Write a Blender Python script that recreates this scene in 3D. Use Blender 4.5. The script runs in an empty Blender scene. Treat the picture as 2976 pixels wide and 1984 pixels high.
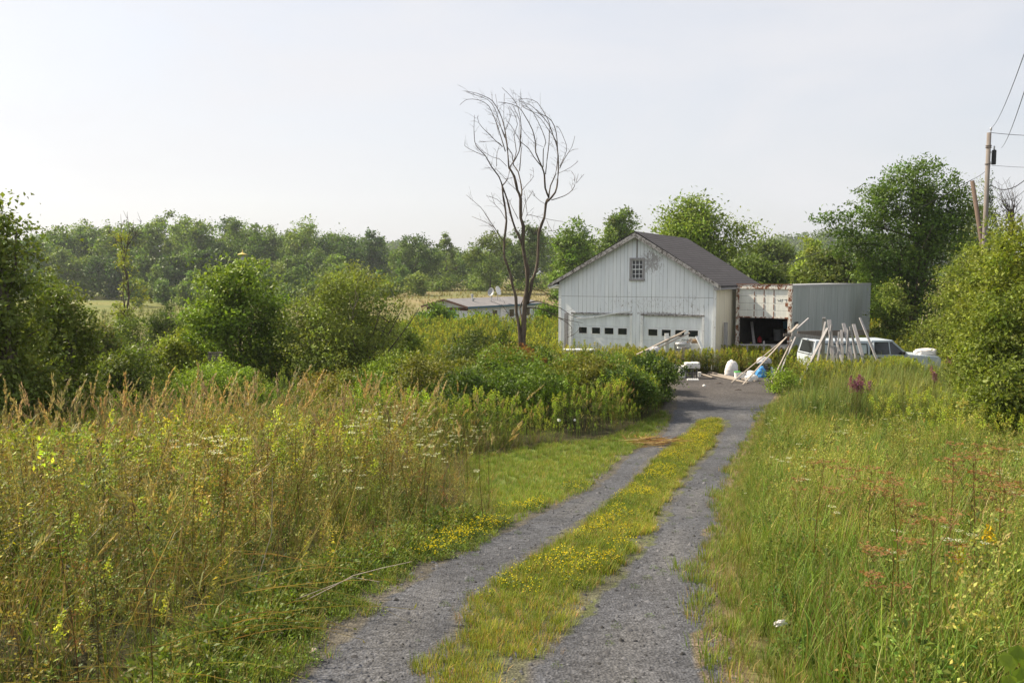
import bpy, math, random
import numpy as np
from mathutils import Vector, Matrix, Euler

# ------------------------------------------------------------------ camera, sky, sun, exposure
SC = bpy.context.scene
COL = SC.collection
R = math.radians
F = 2450.0                                   # focal length in photo pixels (2976 wide)
PITCH = math.atan(190 / F)
cd = bpy.data.cameras.new('camera'); cam = bpy.data.objects.new('camera', cd); COL.objects.link(cam)
cd.sensor_width = 36; cd.lens = 36 * F / 2976; cd.clip_end = 6000; cd.clip_start = .1
cam.location = (0, 0, 4); cam.rotation_euler = (math.pi / 2 - PITCH, 0, 0)
SC.camera = cam

SUN_AZ = R(157)      # direction to the sun, measured from +x counter clockwise (180 = straight left)
SUN_EL = R(41)
W = bpy.data.worlds.new('World'); SC.world = W; W.use_nodes = True
nt = W.node_tree; nt.nodes.clear()
n_out = nt.nodes.new('ShaderNodeOutputWorld'); n_bg = nt.nodes.new('ShaderNodeBackground')
sky = nt.nodes.new('ShaderNodeTexSky'); sky.sky_type = 'NISHITA'; sky.sun_disc = False
sky.sun_elevation = SUN_EL; sky.sun_rotation = R(90) - SUN_AZ; sky.air_density = 1.1; sky.dust_density = 2.6; sky.ozone_density = 1.5
tc = nt.nodes.new('ShaderNodeTexCoord'); mp = nt.nodes.new('ShaderNodeMapping'); mp.inputs['Scale'].default_value = (1, 1, 3.2)
nz = nt.nodes.new('ShaderNodeTexNoise'); nz.inputs['Scale'].default_value = 2.2; nz.inputs['Detail'].default_value = 7; nz.inputs['Roughness'].default_value = .55; nz.inputs['Distortion'].default_value = .6
rp = nt.nodes.new('ShaderNodeMapRange'); rp.inputs[1].default_value = .3; rp.inputs[2].default_value = .75; rp.inputs[3].default_value = .64; rp.inputs[4].default_value = 1.0
mx = nt.nodes.new('ShaderNodeMix'); mx.data_type = 'RGBA'
CLOUD = mx
mx.inputs[7].default_value = (4.72, 4.72, 4.92, 1)   # thin high veil of cloud in the sky's own units
nt.links.new(tc.outputs['Generated'], mp.inputs[0]); nt.links.new(mp.outputs[0], nz.inputs['Vector'])
nt.links.new(nz.outputs[0], rp.inputs[0]); nt.links.new(rp.outputs[0], mx.inputs[0])
nt.links.new(sky.outputs[0], mx.inputs[6]); nt.links.new(mx.outputs[2], n_bg.inputs[0])
n_bg.inputs[1].default_value = .098
nt.links.new(n_bg.outputs[0], n_out.inputs[0])

sl = bpy.data.lights.new('sun', 'SUN'); sun = bpy.data.objects.new('sun', sl); COL.objects.link(sun)
sl.energy = 5.0; sl.angle = R(.6); sl.color = (1, .87, .68)
sd = Vector((math.cos(SUN_AZ) * math.cos(SUN_EL), math.sin(SUN_AZ) * math.cos(SUN_EL), math.sin(SUN_EL)))
sun.rotation_euler = sd.to_track_quat('Z', 'Y').to_euler(); sun.location = (-20, 0, 40)
SC.view_settings.view_transform = 'Standard'; SC.view_settings.look = 'None'
SC.view_settings.exposure = 0.87; SC.view_settings.gamma = 1
SC.cycles.max_bounces = 6; SC.cycles.diffuse_bounces = 3; SC.cycles.transmission_bounces = 4; SC.cycles.volume_bounces = 0
SC.cycles.transparent_max_bounces = 6
SC.cycles.use_denoising = True
SC.cycles.denoiser = 'OPENIMAGEDENOISE'
SC.cycles.denoising_input_passes = 'RGB_ALBEDO_NORMAL'

# ------------------------------------------------------------------ helpers
def at(px, py, Y):
    """world point at depth Y seen at overview pixel (2352 wide)"""
    px *= 1.26531; py *= 1.26531
    c, s = math.cos(PITCH), math.sin(PITCH)
    u = (px - 1488) / F; v = (992 - py) / F
    k = Y / (c + v * s)
    return Vector((u * k, Y, 4 + (v * c - s) * k))

def tag(o, label=None, cat=None, group=None, kind=None):
    if label: o['label'] = label
    if cat: o['category'] = cat
    if group: o['group'] = group
    if kind: o['kind'] = kind
    return o

def empty(name, loc, rz=0, label=None, cat=None, group=None):
    o = bpy.data.objects.new(name, None); o.empty_display_size = .2
    o.location = loc; o.rotation_euler = (0, 0, rz); COL.objects.link(o)
    return tag(o, label, cat, group)

def smooth(a, b, x):
    t = np.clip((x - a) / (b - a), 0, 1); return t * t * (3 - 2 * t)

_P = np.random.RandomState(5).rand(256, 256)
def vnoise(x, y, s, o=0):
    x = np.asarray(x) / s + o * 17.3; y = np.asarray(y) / s + o * 9.1
    xi = np.floor(x).astype(int); yi = np.floor(y).astype(int); fx = x - xi; fy = y - yi
    fx = fx * fx * (3 - 2 * fx); fy = fy * fy * (3 - 2 * fy)
    g = lambda a, b: _P[a % 256, b % 256]
    return (g(xi, yi) * (1 - fx) + g(xi + 1, yi) * fx) * (1 - fy) + (g(xi, yi + 1) * (1 - fx) + g(xi + 1, yi + 1) * fx) * fy
def fnoise(x, y, s, o=0):
    return .5 * vnoise(x, y, s, o) + .3 * vnoise(x, y, s * .45, o + 1) + .2 * vnoise(x, y, s * .2, o + 2)

TY = [0, 5.3, 8.35, 11, 14, 17.4, 20, 23, 40, 60, 75, 120, 200, 320, 500, 1400]
TZ = [2.0, 1.45, 1.12, .8, .4, .12, .02, 0, 0, -.5, -.9, -1.3, -1.8, -1.0, 0, 3.0]
TR = [2.0, 1.45, 1.12, .8, .4, .12, .02, 0, 0, -.3, -.6, -.4, 1.0, 1.6, 2, 3.0]
_yy = np.linspace(0, 1400, 14001)
def _sm(T):
    z = np.interp(_yy, TY, T); k = np.ones(15) / 15
    return np.convolve(np.pad(z, 7, mode='edge'), k, 'valid')
_ZL, _ZR = _sm(TZ), _sm(TR)
def zf(x, y):
    x = np.asarray(x, float); y = np.asarray(y, float)
    a = np.interp(y, _yy, _ZL); b = np.interp(y, _yy, _ZR)
    z = a + (b - a) * smooth(-45, -15, x)
    z = z - .25 * smooth(-3.5, -14, x) * smooth(4, 10, y) * (1 - smooth(60, 90, y))
    z = z - .7 * smooth(-1.9, -3.4, x) * (1 - smooth(4.3, 6.0, y))
    off = np.maximum(np.abs(x - np.interp(y, RY, RC)) - 1.8, 0)
    z = z + (fnoise(x, y, 3.0) - .5) * .16 * np.clip(off, 0, 1) + (fnoise(x, y, 25, 4) - .5) * .6 * smooth(35, 90, y)
    return z

# the drive: y, left edge, grass strip from / to, right edge (metres)
RT = np.array([[0, -1.35, -.85, -.55, 1.1], [5.3, -1.35, -.47, .0, 1.38], [6.8, -1.2, -.28, .56, 1.62], [8.35, -.76, .12, 1.13, 1.97], [11, .22, 1.1, 1.92, 2.79],
    [14, 1.3, 1.95, 2.76, 3.6], [17.4, 2.2, 2.9, 3.88, 4.72], [19.3, 3.0, 3.68, 4.66, 5.4], [22.3, 4.15, 4.95, 5.66, 6.5], [26, 5.0, 6.5, 6.5, 8.0],
    [30, 5.8, 7.5, 7.5, 9.6], [33, 6.5, 8, 8, 10.1], [34, 7.3, 8, 8, 9.4], [34.4, 8, 8, 8, 8.6]])
RY = RT[:, 0]; RC = (RT[:, 1] + RT[:, 4]) / 2
rL = lambda y: np.interp(y, RY, RT[:, 1]); rA = lambda y: np.interp(y, RY, RT[:, 2])
rB = lambda y: np.interp(y, RY, RT[:, 3]); rR = lambda y: np.interp(y, RY, RT[:, 4])
LAWN = np.array([[9.6, -.1], [10.4, -.05], [12.6, -.42], [15.2, -.6], [17.6, -.75], [18.3, -.3], [19.5, 1.06], [20.8, 2.77], [23.2, 3.93], [24.4, 4.6]])
lawnL = lambda y: np.interp(y, LAWN[:, 0], LAWN[:, 1])

def mesh_np(name, V, Q, C=None, mat=None, parent=None, smoothf=False):
    me = bpy.data.meshes.new(name)
    V = np.asarray(V, np.float32); Q = np.asarray(Q, np.int32)
    k = Q.shape[1]
    me.vertices.add(len(V)); me.vertices.foreach_set('co', V.ravel())
    me.loops.add(Q.size); me.loops.foreach_set('vertex_index', Q.ravel())
    me.polygons.add(len(Q)); me.polygons.foreach_set('loop_start', np.arange(0, Q.size, k, dtype=np.int32))
    me.polygons.foreach_set('loop_total', np.full(len(Q), k, np.int32))
    if smoothf: me.polygons.foreach_set('use_smooth', np.ones(len(Q), bool))
    if C is not None:
        a = me.color_attributes.new('Col', 'FLOAT_COLOR', 'POINT')
        cc = np.ones((len(V), 4), np.float32); cc[:, :3] = C; a.data.foreach_set('color', cc.ravel())
    me.update(calc_edges=True); me.validate()
    if mat: me.materials.append(mat)
    o = bpy.data.objects.new(name, me); COL.objects.link(o)
    if parent: o.parent = parent
    return o

class G:
    """collects polygons for one hard-surface mesh"""
    def __init__(s): s.v = []; s.f = []
    def poly(s, pts):
        n = len(s.v); s.v += [tuple(p) for p in pts]; s.f.append(list(range(n, n + len(pts))))
    def add(s, vs, fs):
        n = len(s.v); s.v += [tuple(p) for p in vs]; s.f += [[i + n for i in f] for f in fs]
    def box(s, x0, y0, z0, x1, y1, z1, b=0):
        if b:
            bm = bmesh.new(); bmesh.ops.create_cube(bm, size=1)
            for v in bm.verts: v.co = Vector(((x0 + x1) / 2 + v.co.x * (x1 - x0), (y0 + y1) / 2 + v.co.y * (y1 - y0), (z0 + z1) / 2 + v.co.z * (z1 - z0)))
            bmesh.ops.bevel(bm, geom=bm.edges[:], offset=b, segments=2, affect='EDGES', profile=.6)
            s.frombm(bm); return
        v = [(x0, y0, z0), (x1, y0, z0), (x1, y1, z0), (x0, y1, z0), (x0, y0, z1), (x1, y0, z1), (x1, y1, z1), (x0, y1, z1)]
        s.add(v, [(0, 3, 2, 1), (4, 5, 6, 7), (0, 1, 5, 4), (1, 2, 6, 5), (2, 3, 7, 6), (3, 0, 4, 7)])
    def frombm(s, bm):
        bm.verts.index_update(); s.add([v.co[:] for v in bm.verts], [[v.index for v in f.verts] for f in bm.faces]); bm.free()
    def beam(s, p0, p1, w, h, roll=0, taper=1):
        p0 = Vector(p0); p1 = Vector(p1); d = (p1 - p0); L = d.length; d.normalize()
        up = Vector((0, 0, 1)) if abs(d.z) < .95 else Vector((0, 1, 0))
        a = d.cross(up).normalized(); b = a.cross(d).normalized()
        if roll: m = Matrix.Rotation(roll, 3, d); a = m @ a; b = m @ b
        v = []
        for p, k in ((p0, 1), (p1, taper)):
            for i, j in ((-1, -1), (1, -1), (1, 1), (-1, 1)): v.append(p + a * (i * w / 2 * k) + b * (j * h / 2 * k))
        s.add(v, [(3, 2, 1, 0), (4, 5, 6, 7), (0, 1, 5, 4), (1, 2, 6, 5), (2, 3, 7, 6), (3, 0, 4, 7)])
    def tube(s, pts, rad, seg=8, cap=True):
        pts = [Vector(p) for p in pts]
        if not hasattr(rad, '__len__'): rad = [rad] * len(pts)
        vs = []; fs = []
        for i, p in enumerate(pts):
            d = (pts[min(i + 1, len(pts) - 1)] - pts[max(i - 1, 0)]).normalized()
            up = Vector((0, 0, 1)) if abs(d.z) < .9 else Vector((1, 0, 0))
            a = d.cross(up).normalized(); b = a.cross(d)
            for k in range(seg):
                t = 2 * math.pi * k / seg; vs.append(p + (a * math.cos(t) + b * math.sin(t)) * rad[i])
        for i in range(len(pts) - 1):
            for k in range(seg):
                q = (k + 1) % seg; fs.append((i * seg + k, i * seg + q, (i + 1) * seg + q, (i + 1) * seg + k))
        if cap: fs.append(tuple(range(seg - 1, -1, -1))); fs.append(tuple((len(pts) - 1) * seg + k for k in range(seg)))
        s.add(vs, fs)
    def lathe(s, prof, c=(0, 0, 0), seg=16, sx=1, sy=1):
        vs = []; fs = []
        for r, z in prof:
            for k in range(seg):
                t = 2 * math.pi * k / seg; vs.append((c[0] + r * math.cos(t) * sx, c[1] + r * math.sin(t) * sy, c[2] + z))
        for i in range(len(prof) - 1):
            for k in range(seg):
                q = (k + 1) % seg; fs.append((i * seg + k, i * seg + q, (i + 1) * seg + q, (i + 1) * seg + k))
        fs.append(tuple(range(seg - 1, -1, -1))); fs.append(tuple((len(prof) - 1) * seg + k for k in range(seg)))
        s.add(vs, fs)
    def prism(s, poly, y0, y1):
        """polygon in xz (counter clockwise from -y) extruded along y"""
        n = len(poly); v = [(x, y0, z) for x, z in poly] + [(x, y1, z) for x, z in poly]
        f = [tuple(range(n)), tuple(range(2 * n - 1, n - 1, -1))]
        for i in range(n): j = (i + 1) % n; f.append((j, i, i + n, j + n))
        s.add(v, f)
    def build(s, name, mat, parent=None, bevel=0, sm=False, loc=None, rz=0):
        me = bpy.data.meshes.new(name); me.from_pydata([tuple(v) for v in s.v], [], s.f); me.validate()
        me.materials.append(mat)
        if sm: me.polygons.foreach_set('use_smooth', np.ones(len(me.polygons), bool))
        o = bpy.data.objects.new(name, me); COL.objects.link(o)
        if parent: o.parent = parent
        if loc is not None: o.location = loc
        o.rotation_euler[2] = rz
        if bevel:
            b = o.modifiers.new('b', 'BEVEL'); b.width = bevel; b.segments = 2; b.limit_method = 'ANGLE'
        return o
import bmesh

# ------------------------------------------------------------------ materials
def new_mat(name):
    m = bpy.data.materials.new(name); m.use_nodes = True; n = m.node_tree; n.nodes.clear()
    o = n.nodes.new('ShaderNodeOutputMaterial'); return m, n, o
def N(n, t, **k):
    x = n.nodes.new(t)
    for a, b in k.items(): setattr(x, a, b)
    return x
def noise(n, scale, detail=4, rough=.6, vec=None, dist=0):
    x = N(n, 'ShaderNodeTexNoise'); x.inputs['Scale'].default_value = scale; x.inputs['Detail'].default_value = detail
    x.inputs['Roughness'].default_value = rough; x.inputs['Distortion'].default_value = dist
    if vec: n.links.new(vec, x.inputs['Vector'])
    return x
def ramp(n, fac, stops):
    r = N(n, 'ShaderNodeValToRGB'); el = r.color_ramp.elements
    while len(el) < len(stops): el.new(.5)
    for e, (p, c) in zip(el, stops): e.position = p; e.color = (c[0], c[1], c[2], 1) if hasattr(c, '__len__') else (c, c, c, 1)
    n.links.new(fac, r.inputs[0]); return r
def mixc(n, fac, a, b, mode='MIX'):
    m = N(n, 'ShaderNodeMix', data_type='RGBA', blend_type=mode)
    for s, v in ((0, fac), (6, a), (7, b)):
        if hasattr(v, 'links') or hasattr(v, 'is_linked'): n.links.new(v, m.inputs[s])
        elif s == 0: m.inputs[0].default_value = v
        else: m.inputs[s].default_value = (v[0], v[1], v[2], 1)
    return m.outputs[2]
def mapping(n, scale=(1, 1, 1), coord='Object', loc=(0, 0, 0)):
    t = N(n, 'ShaderNodeTexCoord'); m = N(n, 'ShaderNodeMapping'); m.inputs['Scale'].default_value = scale; m.inputs['Location'].default_value = loc
    n.links.new(t.outputs[coord], m.inputs[0]); return m.outputs[0]
def princ(n, o, col, rough=.7, metal=0, spec=.3, bump=None, bs=.3, bd=.01):
    b = N(n, 'ShaderNodeBsdfPrincipled')
    if hasattr(col, 'is_linked'): n.links.new(col, b.inputs['Base Color'])
    else: b.inputs['Base Color'].default_value = (*col, 1)
    if hasattr(rough, 'is_linked'): n.links.new(rough, b.inputs['Roughness'])
    else: b.inputs['Roughness'].default_value = rough
    b.inputs['Metallic'].default_value = metal; b.inputs['Specular IOR Level'].default_value = spec
    if bump is not None:
        u = N(n, 'ShaderNodeBump'); u.inputs['Strength'].default_value = bs; u.inputs['Distance'].default_value = bd
        n.links.new(bump, u.inputs['Height']); n.links.new(u.outputs[0], b.inputs['Normal'])
    n.links.new(b.outputs[0], o.inputs[0]); return b
def simple(name, col, rough=.7, var=.15, scale=6, metal=0, spec=.3, bs=.2):
    m, n, o = new_mat(name); v = mapping(n); z = noise(n, scale, 5, .6, v)
    c = ramp(n, z.outputs[0], [(.3, tuple(k * (1 - var) for k in col)), (.7, tuple(min(1, k * (1 + var)) for k in col))])
    princ(n, o, c.outputs[0], rough, metal, spec, z.outputs[0], bs); return m

def leaf_mat(name, trans=.38, rough=.55, spec=.25, warm=(1.25, 1.25, .6)):
    m, n, o = new_mat(name)
    a0 = N(n, 'ShaderNodeAttribute', attribute_name='Col'); a1 = mixc(n, 1.0, a0.outputs[0], (1.0, 1.04, .88), 'MULTIPLY')
    b = N(n, 'ShaderNodeBsdfPrincipled'); b.inputs['Roughness'].default_value = rough; b.inputs['Specular IOR Level'].default_value = spec
    n.links.new(a1, b.inputs['Base Color'])
    t = N(n, 'ShaderNodeBsdfTranslucent'); w = mixc(n, 1.0, a1, warm, 'MULTIPLY'); n.links.new(w, t.inputs[0])
    x = N(n, 'ShaderNodeMixShader'); x.inputs[0].default_value = trans
    n.links.new(b.outputs[0], x.inputs[1]); n.links.new(t.outputs[0], x.inputs[2]); n.links.new(x.outputs[0], o.inputs[0])
    return m
M_LEAF = leaf_mat('leaf', .33)
M_GRASS = leaf_mat('grass_blade', .3, .6, .2)

def bark_mat(name, c1, c2, sc=8):
    m, n, o = new_mat(name); v = mapping(n, (1, 1, .22)); z = noise(n, sc, 6, .65, v); z2 = noise(n, sc * 3.5, 4, .6, v)
    c = ramp(n, z.outputs[0], [(.32, c1), (.55, c2), (.75, tuple(min(1, k * 1.5) for k in c2))])
    princ(n, o, c.outputs[0], .9, 0, .1, z2.outputs[0], .6, .02); return m
M_BARK = bark_mat('bark', (.045, .035, .026), (.12, .1, .08))
M_DEADBARK = bark_mat('dead_bark', (.03, .024, .02), (.125, .1, .078), 9)
M_TWIG = bark_mat('dead_twig', (.035, .03, .028), (.09, .075, .065), 20)

def wood_mat(name, c1, c2, along=2):
    sc = [14, 14, 14]; sc[along] = 1.2
    m, n, o = new_mat(name); v = mapping(n, tuple(sc)); z = noise(n, 2.2, 6, .7, v); z2 = noise(n, 1.2, 3, .5, mapping(n, (1, 1, 1)))
    c = ramp(n, z.outputs[0], [(.3, c1), (.7, c2)]); c2n = mixc(n, z2.outputs[0], c.outputs[0], (.2, .17, .15), 'MIX')
    mm = mixc(n, .25, c.outputs[0], c2n)
    princ(n, o, mm, .88, 0, .15, z.outputs[0], .35, .006); return m
M_GREYWOOD = wood_mat('grey_wood', (.2, .195, .2), (.45, .44, .45))
M_TANWOOD = wood_mat('tan_wood', (.24, .205, .17), (.48, .43, .38))
M_DARKWOOD = wood_mat('dark_wood', (.1, .085, .075), (.22, .19, .17))

def board_paint():
    """vertical boards, white paint, grooves between the boards, flaking"""
    m, n, o = new_mat('white_board_paint'); v = mapping(n)
    sx = N(n, 'ShaderNodeSeparateXYZ'); n.links.new(v, sx.inputs[0])
    # slightly uneven board widths
    nx = noise(n, 1.7, 1, .5, mapping(n, (1, 1, 0)))
    a = N(n, 'ShaderNodeMath', operation='MULTIPLY_ADD'); n.links.new(nx.outputs[0], a.inputs[0]); a.inputs[1].default_value = .18; n.links.new(sx.outputs[0], a.inputs[2])
    d = N(n, 'ShaderNodeMath', operation='DIVIDE'); n.links.new(a.outputs[0], d.inputs[0]); d.inputs[1].default_value = .182
    fr = N(n, 'ShaderNodeMath', operation='FRACT'); n.links.new(d.outputs[0], fr.inputs[0])
    fl = N(n, 'ShaderNodeMath', operation='FLOOR'); n.links.new(d.outputs[0], fl.inputs[0])
    wn = N(n, 'ShaderNodeTexWhiteNoise', noise_dimensions='1D'); n.links.new(fl.outputs[0], wn.inputs['W'])
    pp = N(n, 'ShaderNodeMath', operation='PINGPONG'); n.links.new(fr.outputs[0], pp.inputs[0]); pp.inputs[1].default_value = .5
    gap0 = ramp(n, pp.outputs[0], [(.028, 1.0), (.058, 0.0)])
    gn = noise(n, 1.1, 3, .6, mapping(n, (3, 1, .5)))
    gm = ramp(n, gn.outputs[0], [(.36, .12), (.6, .8)])
    gap = mixc(n, 1.0, gap0.outputs[0], gm.outputs[0], 'MULTIPLY')
    flk = noise(n, 10, 8, .75, mapping(n, (1.6, 1, .55)), 1.2); zone = noise(n, .55, 2, .5, mapping(n, (1, 1, 1), loc=(3.3, 0, 1.0)))
    # wear is heaviest right of the loft window and in a row above the doors
    wz = N(n, 'ShaderNodeMapRange'); n.links.new(sx.outputs[2], wz.inputs[0])
    def bump1(sock, c, w):
        s = N(n, 'ShaderNodeMath', operation='SUBTRACT'); n.links.new(sock, s.inputs[0]); s.inputs[1].default_value = c
        ab = N(n, 'ShaderNodeMath', operation='ABSOLUTE'); n.links.new(s.outputs[0], ab.inputs[0])
        r = N(n, 'ShaderNodeMapRange', interpolation_type='SMOOTHSTEP'); n.links.new(ab.outputs[0], r.inputs[0]); r.inputs[1].default_value = w; r.inputs[2].default_value = 0
        return r.outputs[0]
    def mul(a, b):
        s = N(n, 'ShaderNodeMath', operation='MULTIPLY')
        for i, q in enumerate((a, b)):
            if hasattr(q, 'is_linked'): n.links.new(q, s.inputs[i])
            else: s.inputs[i].default_value = q
        return s.outputs[0]
    def addm(a, b, c=False):
        s = N(n, 'ShaderNodeMath', operation='ADD', use_clamp=c); n.links.new(a, s.inputs[0])
        if hasattr(b, 'is_linked'): n.links.new(b, s.inputs[1])
        else: s.inputs[1].default_value = b
        return s.outputs[0]
    w1 = mul(bump1(sx.outputs[0], 4.45, 1.0), bump1(sx.outputs[2], 4.65, 1.0))
    w2 = mul(bump1(sx.outputs[2], 2.75, .8), bump1(sx.outputs[0], 3.9, 4.2))
    w3 = mul(bump1(sx.outputs[0], 6.3, 1.0), .7)
    w4 = mul(bump1(sx.outputs[2], 2.33, .16), bump1(sx.outputs[0], 5.0, 1.8))
    w = addm(addm(addm(mul(w1, .27), mul(w2, .125)), mul(w3, .1)), mul(w4, .24))
    f = addm(flk.outputs[0], w)
    f = addm(f, mul(zone.outputs[0], .07))
    fm = ramp(n, f, [(.70, 0.0), (.735, 1.0)])
    base = ramp(n, wn.outputs[0], [(0, (.80, .845, .88)), (1, (.86, .895, .92))])
    dirt = noise(n, 3, 5, .6, mapping(n, (2, 1, .25))); dm = ramp(n, dirt.outputs[0], [(.35, .92), (.65, 1.0)])
    b2 = mixc(n, 1.0, base.outputs[0], dm.outputs[0], 'MULTIPLY')
    wood = ramp(n, flk.outputs[0], [(.45, (.34, .335, .34)), (.9, (.5, .48, .47))])
    c = mixc(n, fm.outputs[0], b2, wood.outputs[0]); c = mixc(n, gap, c, (.1, .1, .1))
    # one horizontal joint
    j = ramp(n, bump1(sx.outputs[2], 3.075, .018), [(.3, 0.0), (.6, .75)])
    c = mixc(n, j.outputs[0], c, (.2, .2, .2))
    hgt = mixc(n, gap0.outputs[0], (.6, .6, .6), (0, 0, 0))
    princ(n, o, c, .65, 0, .25, hgt, .5, .012); return m
M_BOARD = board_paint()

def worn_paint(name, col, under, thr=.62, sc=5, rough=.5, streak=True):
    m, n, o = new_mat(name); v = mapping(n); z = noise(n, sc, 8, .72, v, .8)
    f = ramp(n, z.outputs[0], [(thr, 0.0), (thr + .03, 1.0)])
    z2 = noise(n, 2.5, 5, .6, mapping(n, (3, 3, .35) if streak else (1, 1, 1))); d = ramp(n, z2.outputs[0], [(.3, .8), (.65, 1.0)])
    b = mixc(n, 1.0, col, d.outputs[0], 'MULTIPLY')
    u = ramp(n, z.outputs[0], [(thr, tuple(under)), (thr + .12, tuple(k * .6 for k in under))])
    c = mixc(n, f.outputs[0], b, u.outputs[0]); princ(n, o, c, rough, 0, .35, z.outputs[0], .15, .004); return m
M_DOOR = worn_paint('door_paint', (.80, .85, .88), (.3, .3, .3), .73, 4)
M_TRIM = worn_paint('trim_paint', (.82, .84, .84), (.24, .22, .2), .60, 9, .65)
M_RAKE = worn_paint('rake_paint', (.42, .41, .4), (.14, .13, .12), .5, 9, .8)
M_CREAM = worn_paint('cream_siding', (.84, .77, .62), (.5, .45, .36), .74, 3)
M_RUSTPAINT = worn_paint('rusty_white_paint', (.76, .74, .68), (.26, .1, .045), .50, 6)
M_RUST = simple('rust', (.22, .09, .045), .9, .5, 25)
M_TDOOR = worn_paint('trailer_door_paint', (.82, .83, .78), (.36, .17, .08), .685, 6)
M_MOBILE = worn_paint('mobile_home_siding', (.62, .69, .74), (.4, .4, .4), .76, 3)
M_REDTRIM = simple('brown_trim', (.085, .045, .033), .7, .3, 5)
M_BLUETRIM = simple('blue_trim', (.06, .14, .2), .6, .2, 5)
M_BLUE = simple('blue_panel', (.1, .32, .48), .5, .1, 5)
M_BLACK = simple('black_plastic', (.018, .018, .02), .5, .3, 6)
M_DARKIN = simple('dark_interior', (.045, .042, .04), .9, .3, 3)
M_WHITE = simple('white_plastic', (.8, .8, .79), .5, .06, 5)
M_SACK = simple('white_sack', (.66, .64, .63), .8, .12, 9)
M_GREYSACK = simple('grey_sack', (.42, .42, .44), .8, .25, 9)
M_BLUEBAG = simple('blue_bag', (.08, .3, .62), .45, .35, 9)
M_GREEN = simple('green_plastic', (.08, .42, .08), .4, .1, 5)
M_RED = simple('red_paint', (.42, .02, .03), .45, .2, 5)
M_GALV = simple('galvanised_metal', (.42, .43, .44), .45, .2, 12, .6)
M_STEEL = simple('grey_painted_steel', (.34, .35, .36), .55, .2, 12, .2)
M_CONC = simple('concrete_block', (.17, .165, .16), .95, .2, 20, bs=.4)
M_TRUCK = worn_paint('truck_paint', (.52, .59, .66), (.5, .3, .2), .78, 3, .35, False)
M_CHROME = simple('chrome', (.6, .6, .6), .25, .05, 5, .9)
M_TYRE = simple('tyre_rubber', (.02, .02, .02), .9, .2, 10)
M_ORANGE = simple('orange_plastic', (.75, .1, .02), .5, .1, 5)
M_YELLOW = simple('yellow_plastic', (.7, .55, .15), .5, .1, 5)
M_CARD = simple('cardboard', (.35, .24, .14), .9, .15, 5)
def glass_mat(name, tint=(.02, .025, .028)):
    m, n, o = new_mat(name); princ(n, o, tint, .06, 0, .6); return m
M_GLASS = glass_mat('dark_window_glass')
def shingle(name, c1, c2, rows=.2):
    m, n, o = new_mat(name); v = mapping(n); sx = N(n, 'ShaderNodeSeparateXYZ'); n.links.new(v, sx.inputs[0])
    br = N(n, 'ShaderNodeTexBrick'); n.links.new(mapping(n, (1, 1, 1), 'UV'), br.inputs[0])
    br.inputs['Scale'].default_value = 1; br.inputs['Brick Width'].default_value = 4; br.inputs['Row Height'].default_value = rows; br.inputs['Mortar Size'].default_value = .03
    br.inputs['Mortar Smooth'].default_value = .3; br.inputs['Bias'].default_value = -.2
    br.inputs['Color1'].default_value = (*c1, 1); br.inputs['Color2'].default_value = (*c2, 1); br.inputs['Mortar'].default_value = (c1[0] * .35, c1[1] * .35, c1[2] * .35, 1)
    z = noise(n, 2.5, 6, .7, v); d = ramp(n, z.outputs[0], [(.3, .75), (.7, 1.15)]); c = mixc(n, 1.0, br.outputs[0], d.outputs[0], 'MULTIPLY')
    princ(n, o, c, .85, 0, .3, br.outputs['Fac'], -.6, .02); return m
M_SHINGLE = shingle('dark_shingles', (.07, .064, .068), (.085, .078, .082))
def rolled_roof():
    m, n, o = new_mat('rolled_roofing'); z = noise(n, .8, 6, .7, mapping(n)); c = ramp(n, z.outputs[0], [(.3, (.17, .165, .17)), (.7, (.26, .25, .25))])
    princ(n, o, c.outputs[0], .9); return m
M_ROLLROOF = rolled_roof()
def trailer_side():
    m, n, o = new_mat('trailer_side_metal'); z = noise(n, 1.6, 8, .75, mapping(n, (4.5, 4.5, .3))); z2 = noise(n, .7, 4, .6, mapping(n, (1, 1, .3), loc=(4, 2, 0)))
    c = ramp(n, z.outputs[0], [(.25, (.26, .285, .285)), (.5, (.35, .38, .382)), (.72, (.5, .53, .54))])
    g = ramp(n, z2.outputs[0], [(.35, (.9, .92, .91)), (.65, (1.06, 1.05, 1.05))]); c = mixc(n, 1.0, c.outputs[0], g.outputs[0], 'MULTIPLY')
    princ(n, o, c, .5, .1, .3, z.outputs[0], .1, .01); return m
M_TSIDE = trailer_side()
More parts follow.
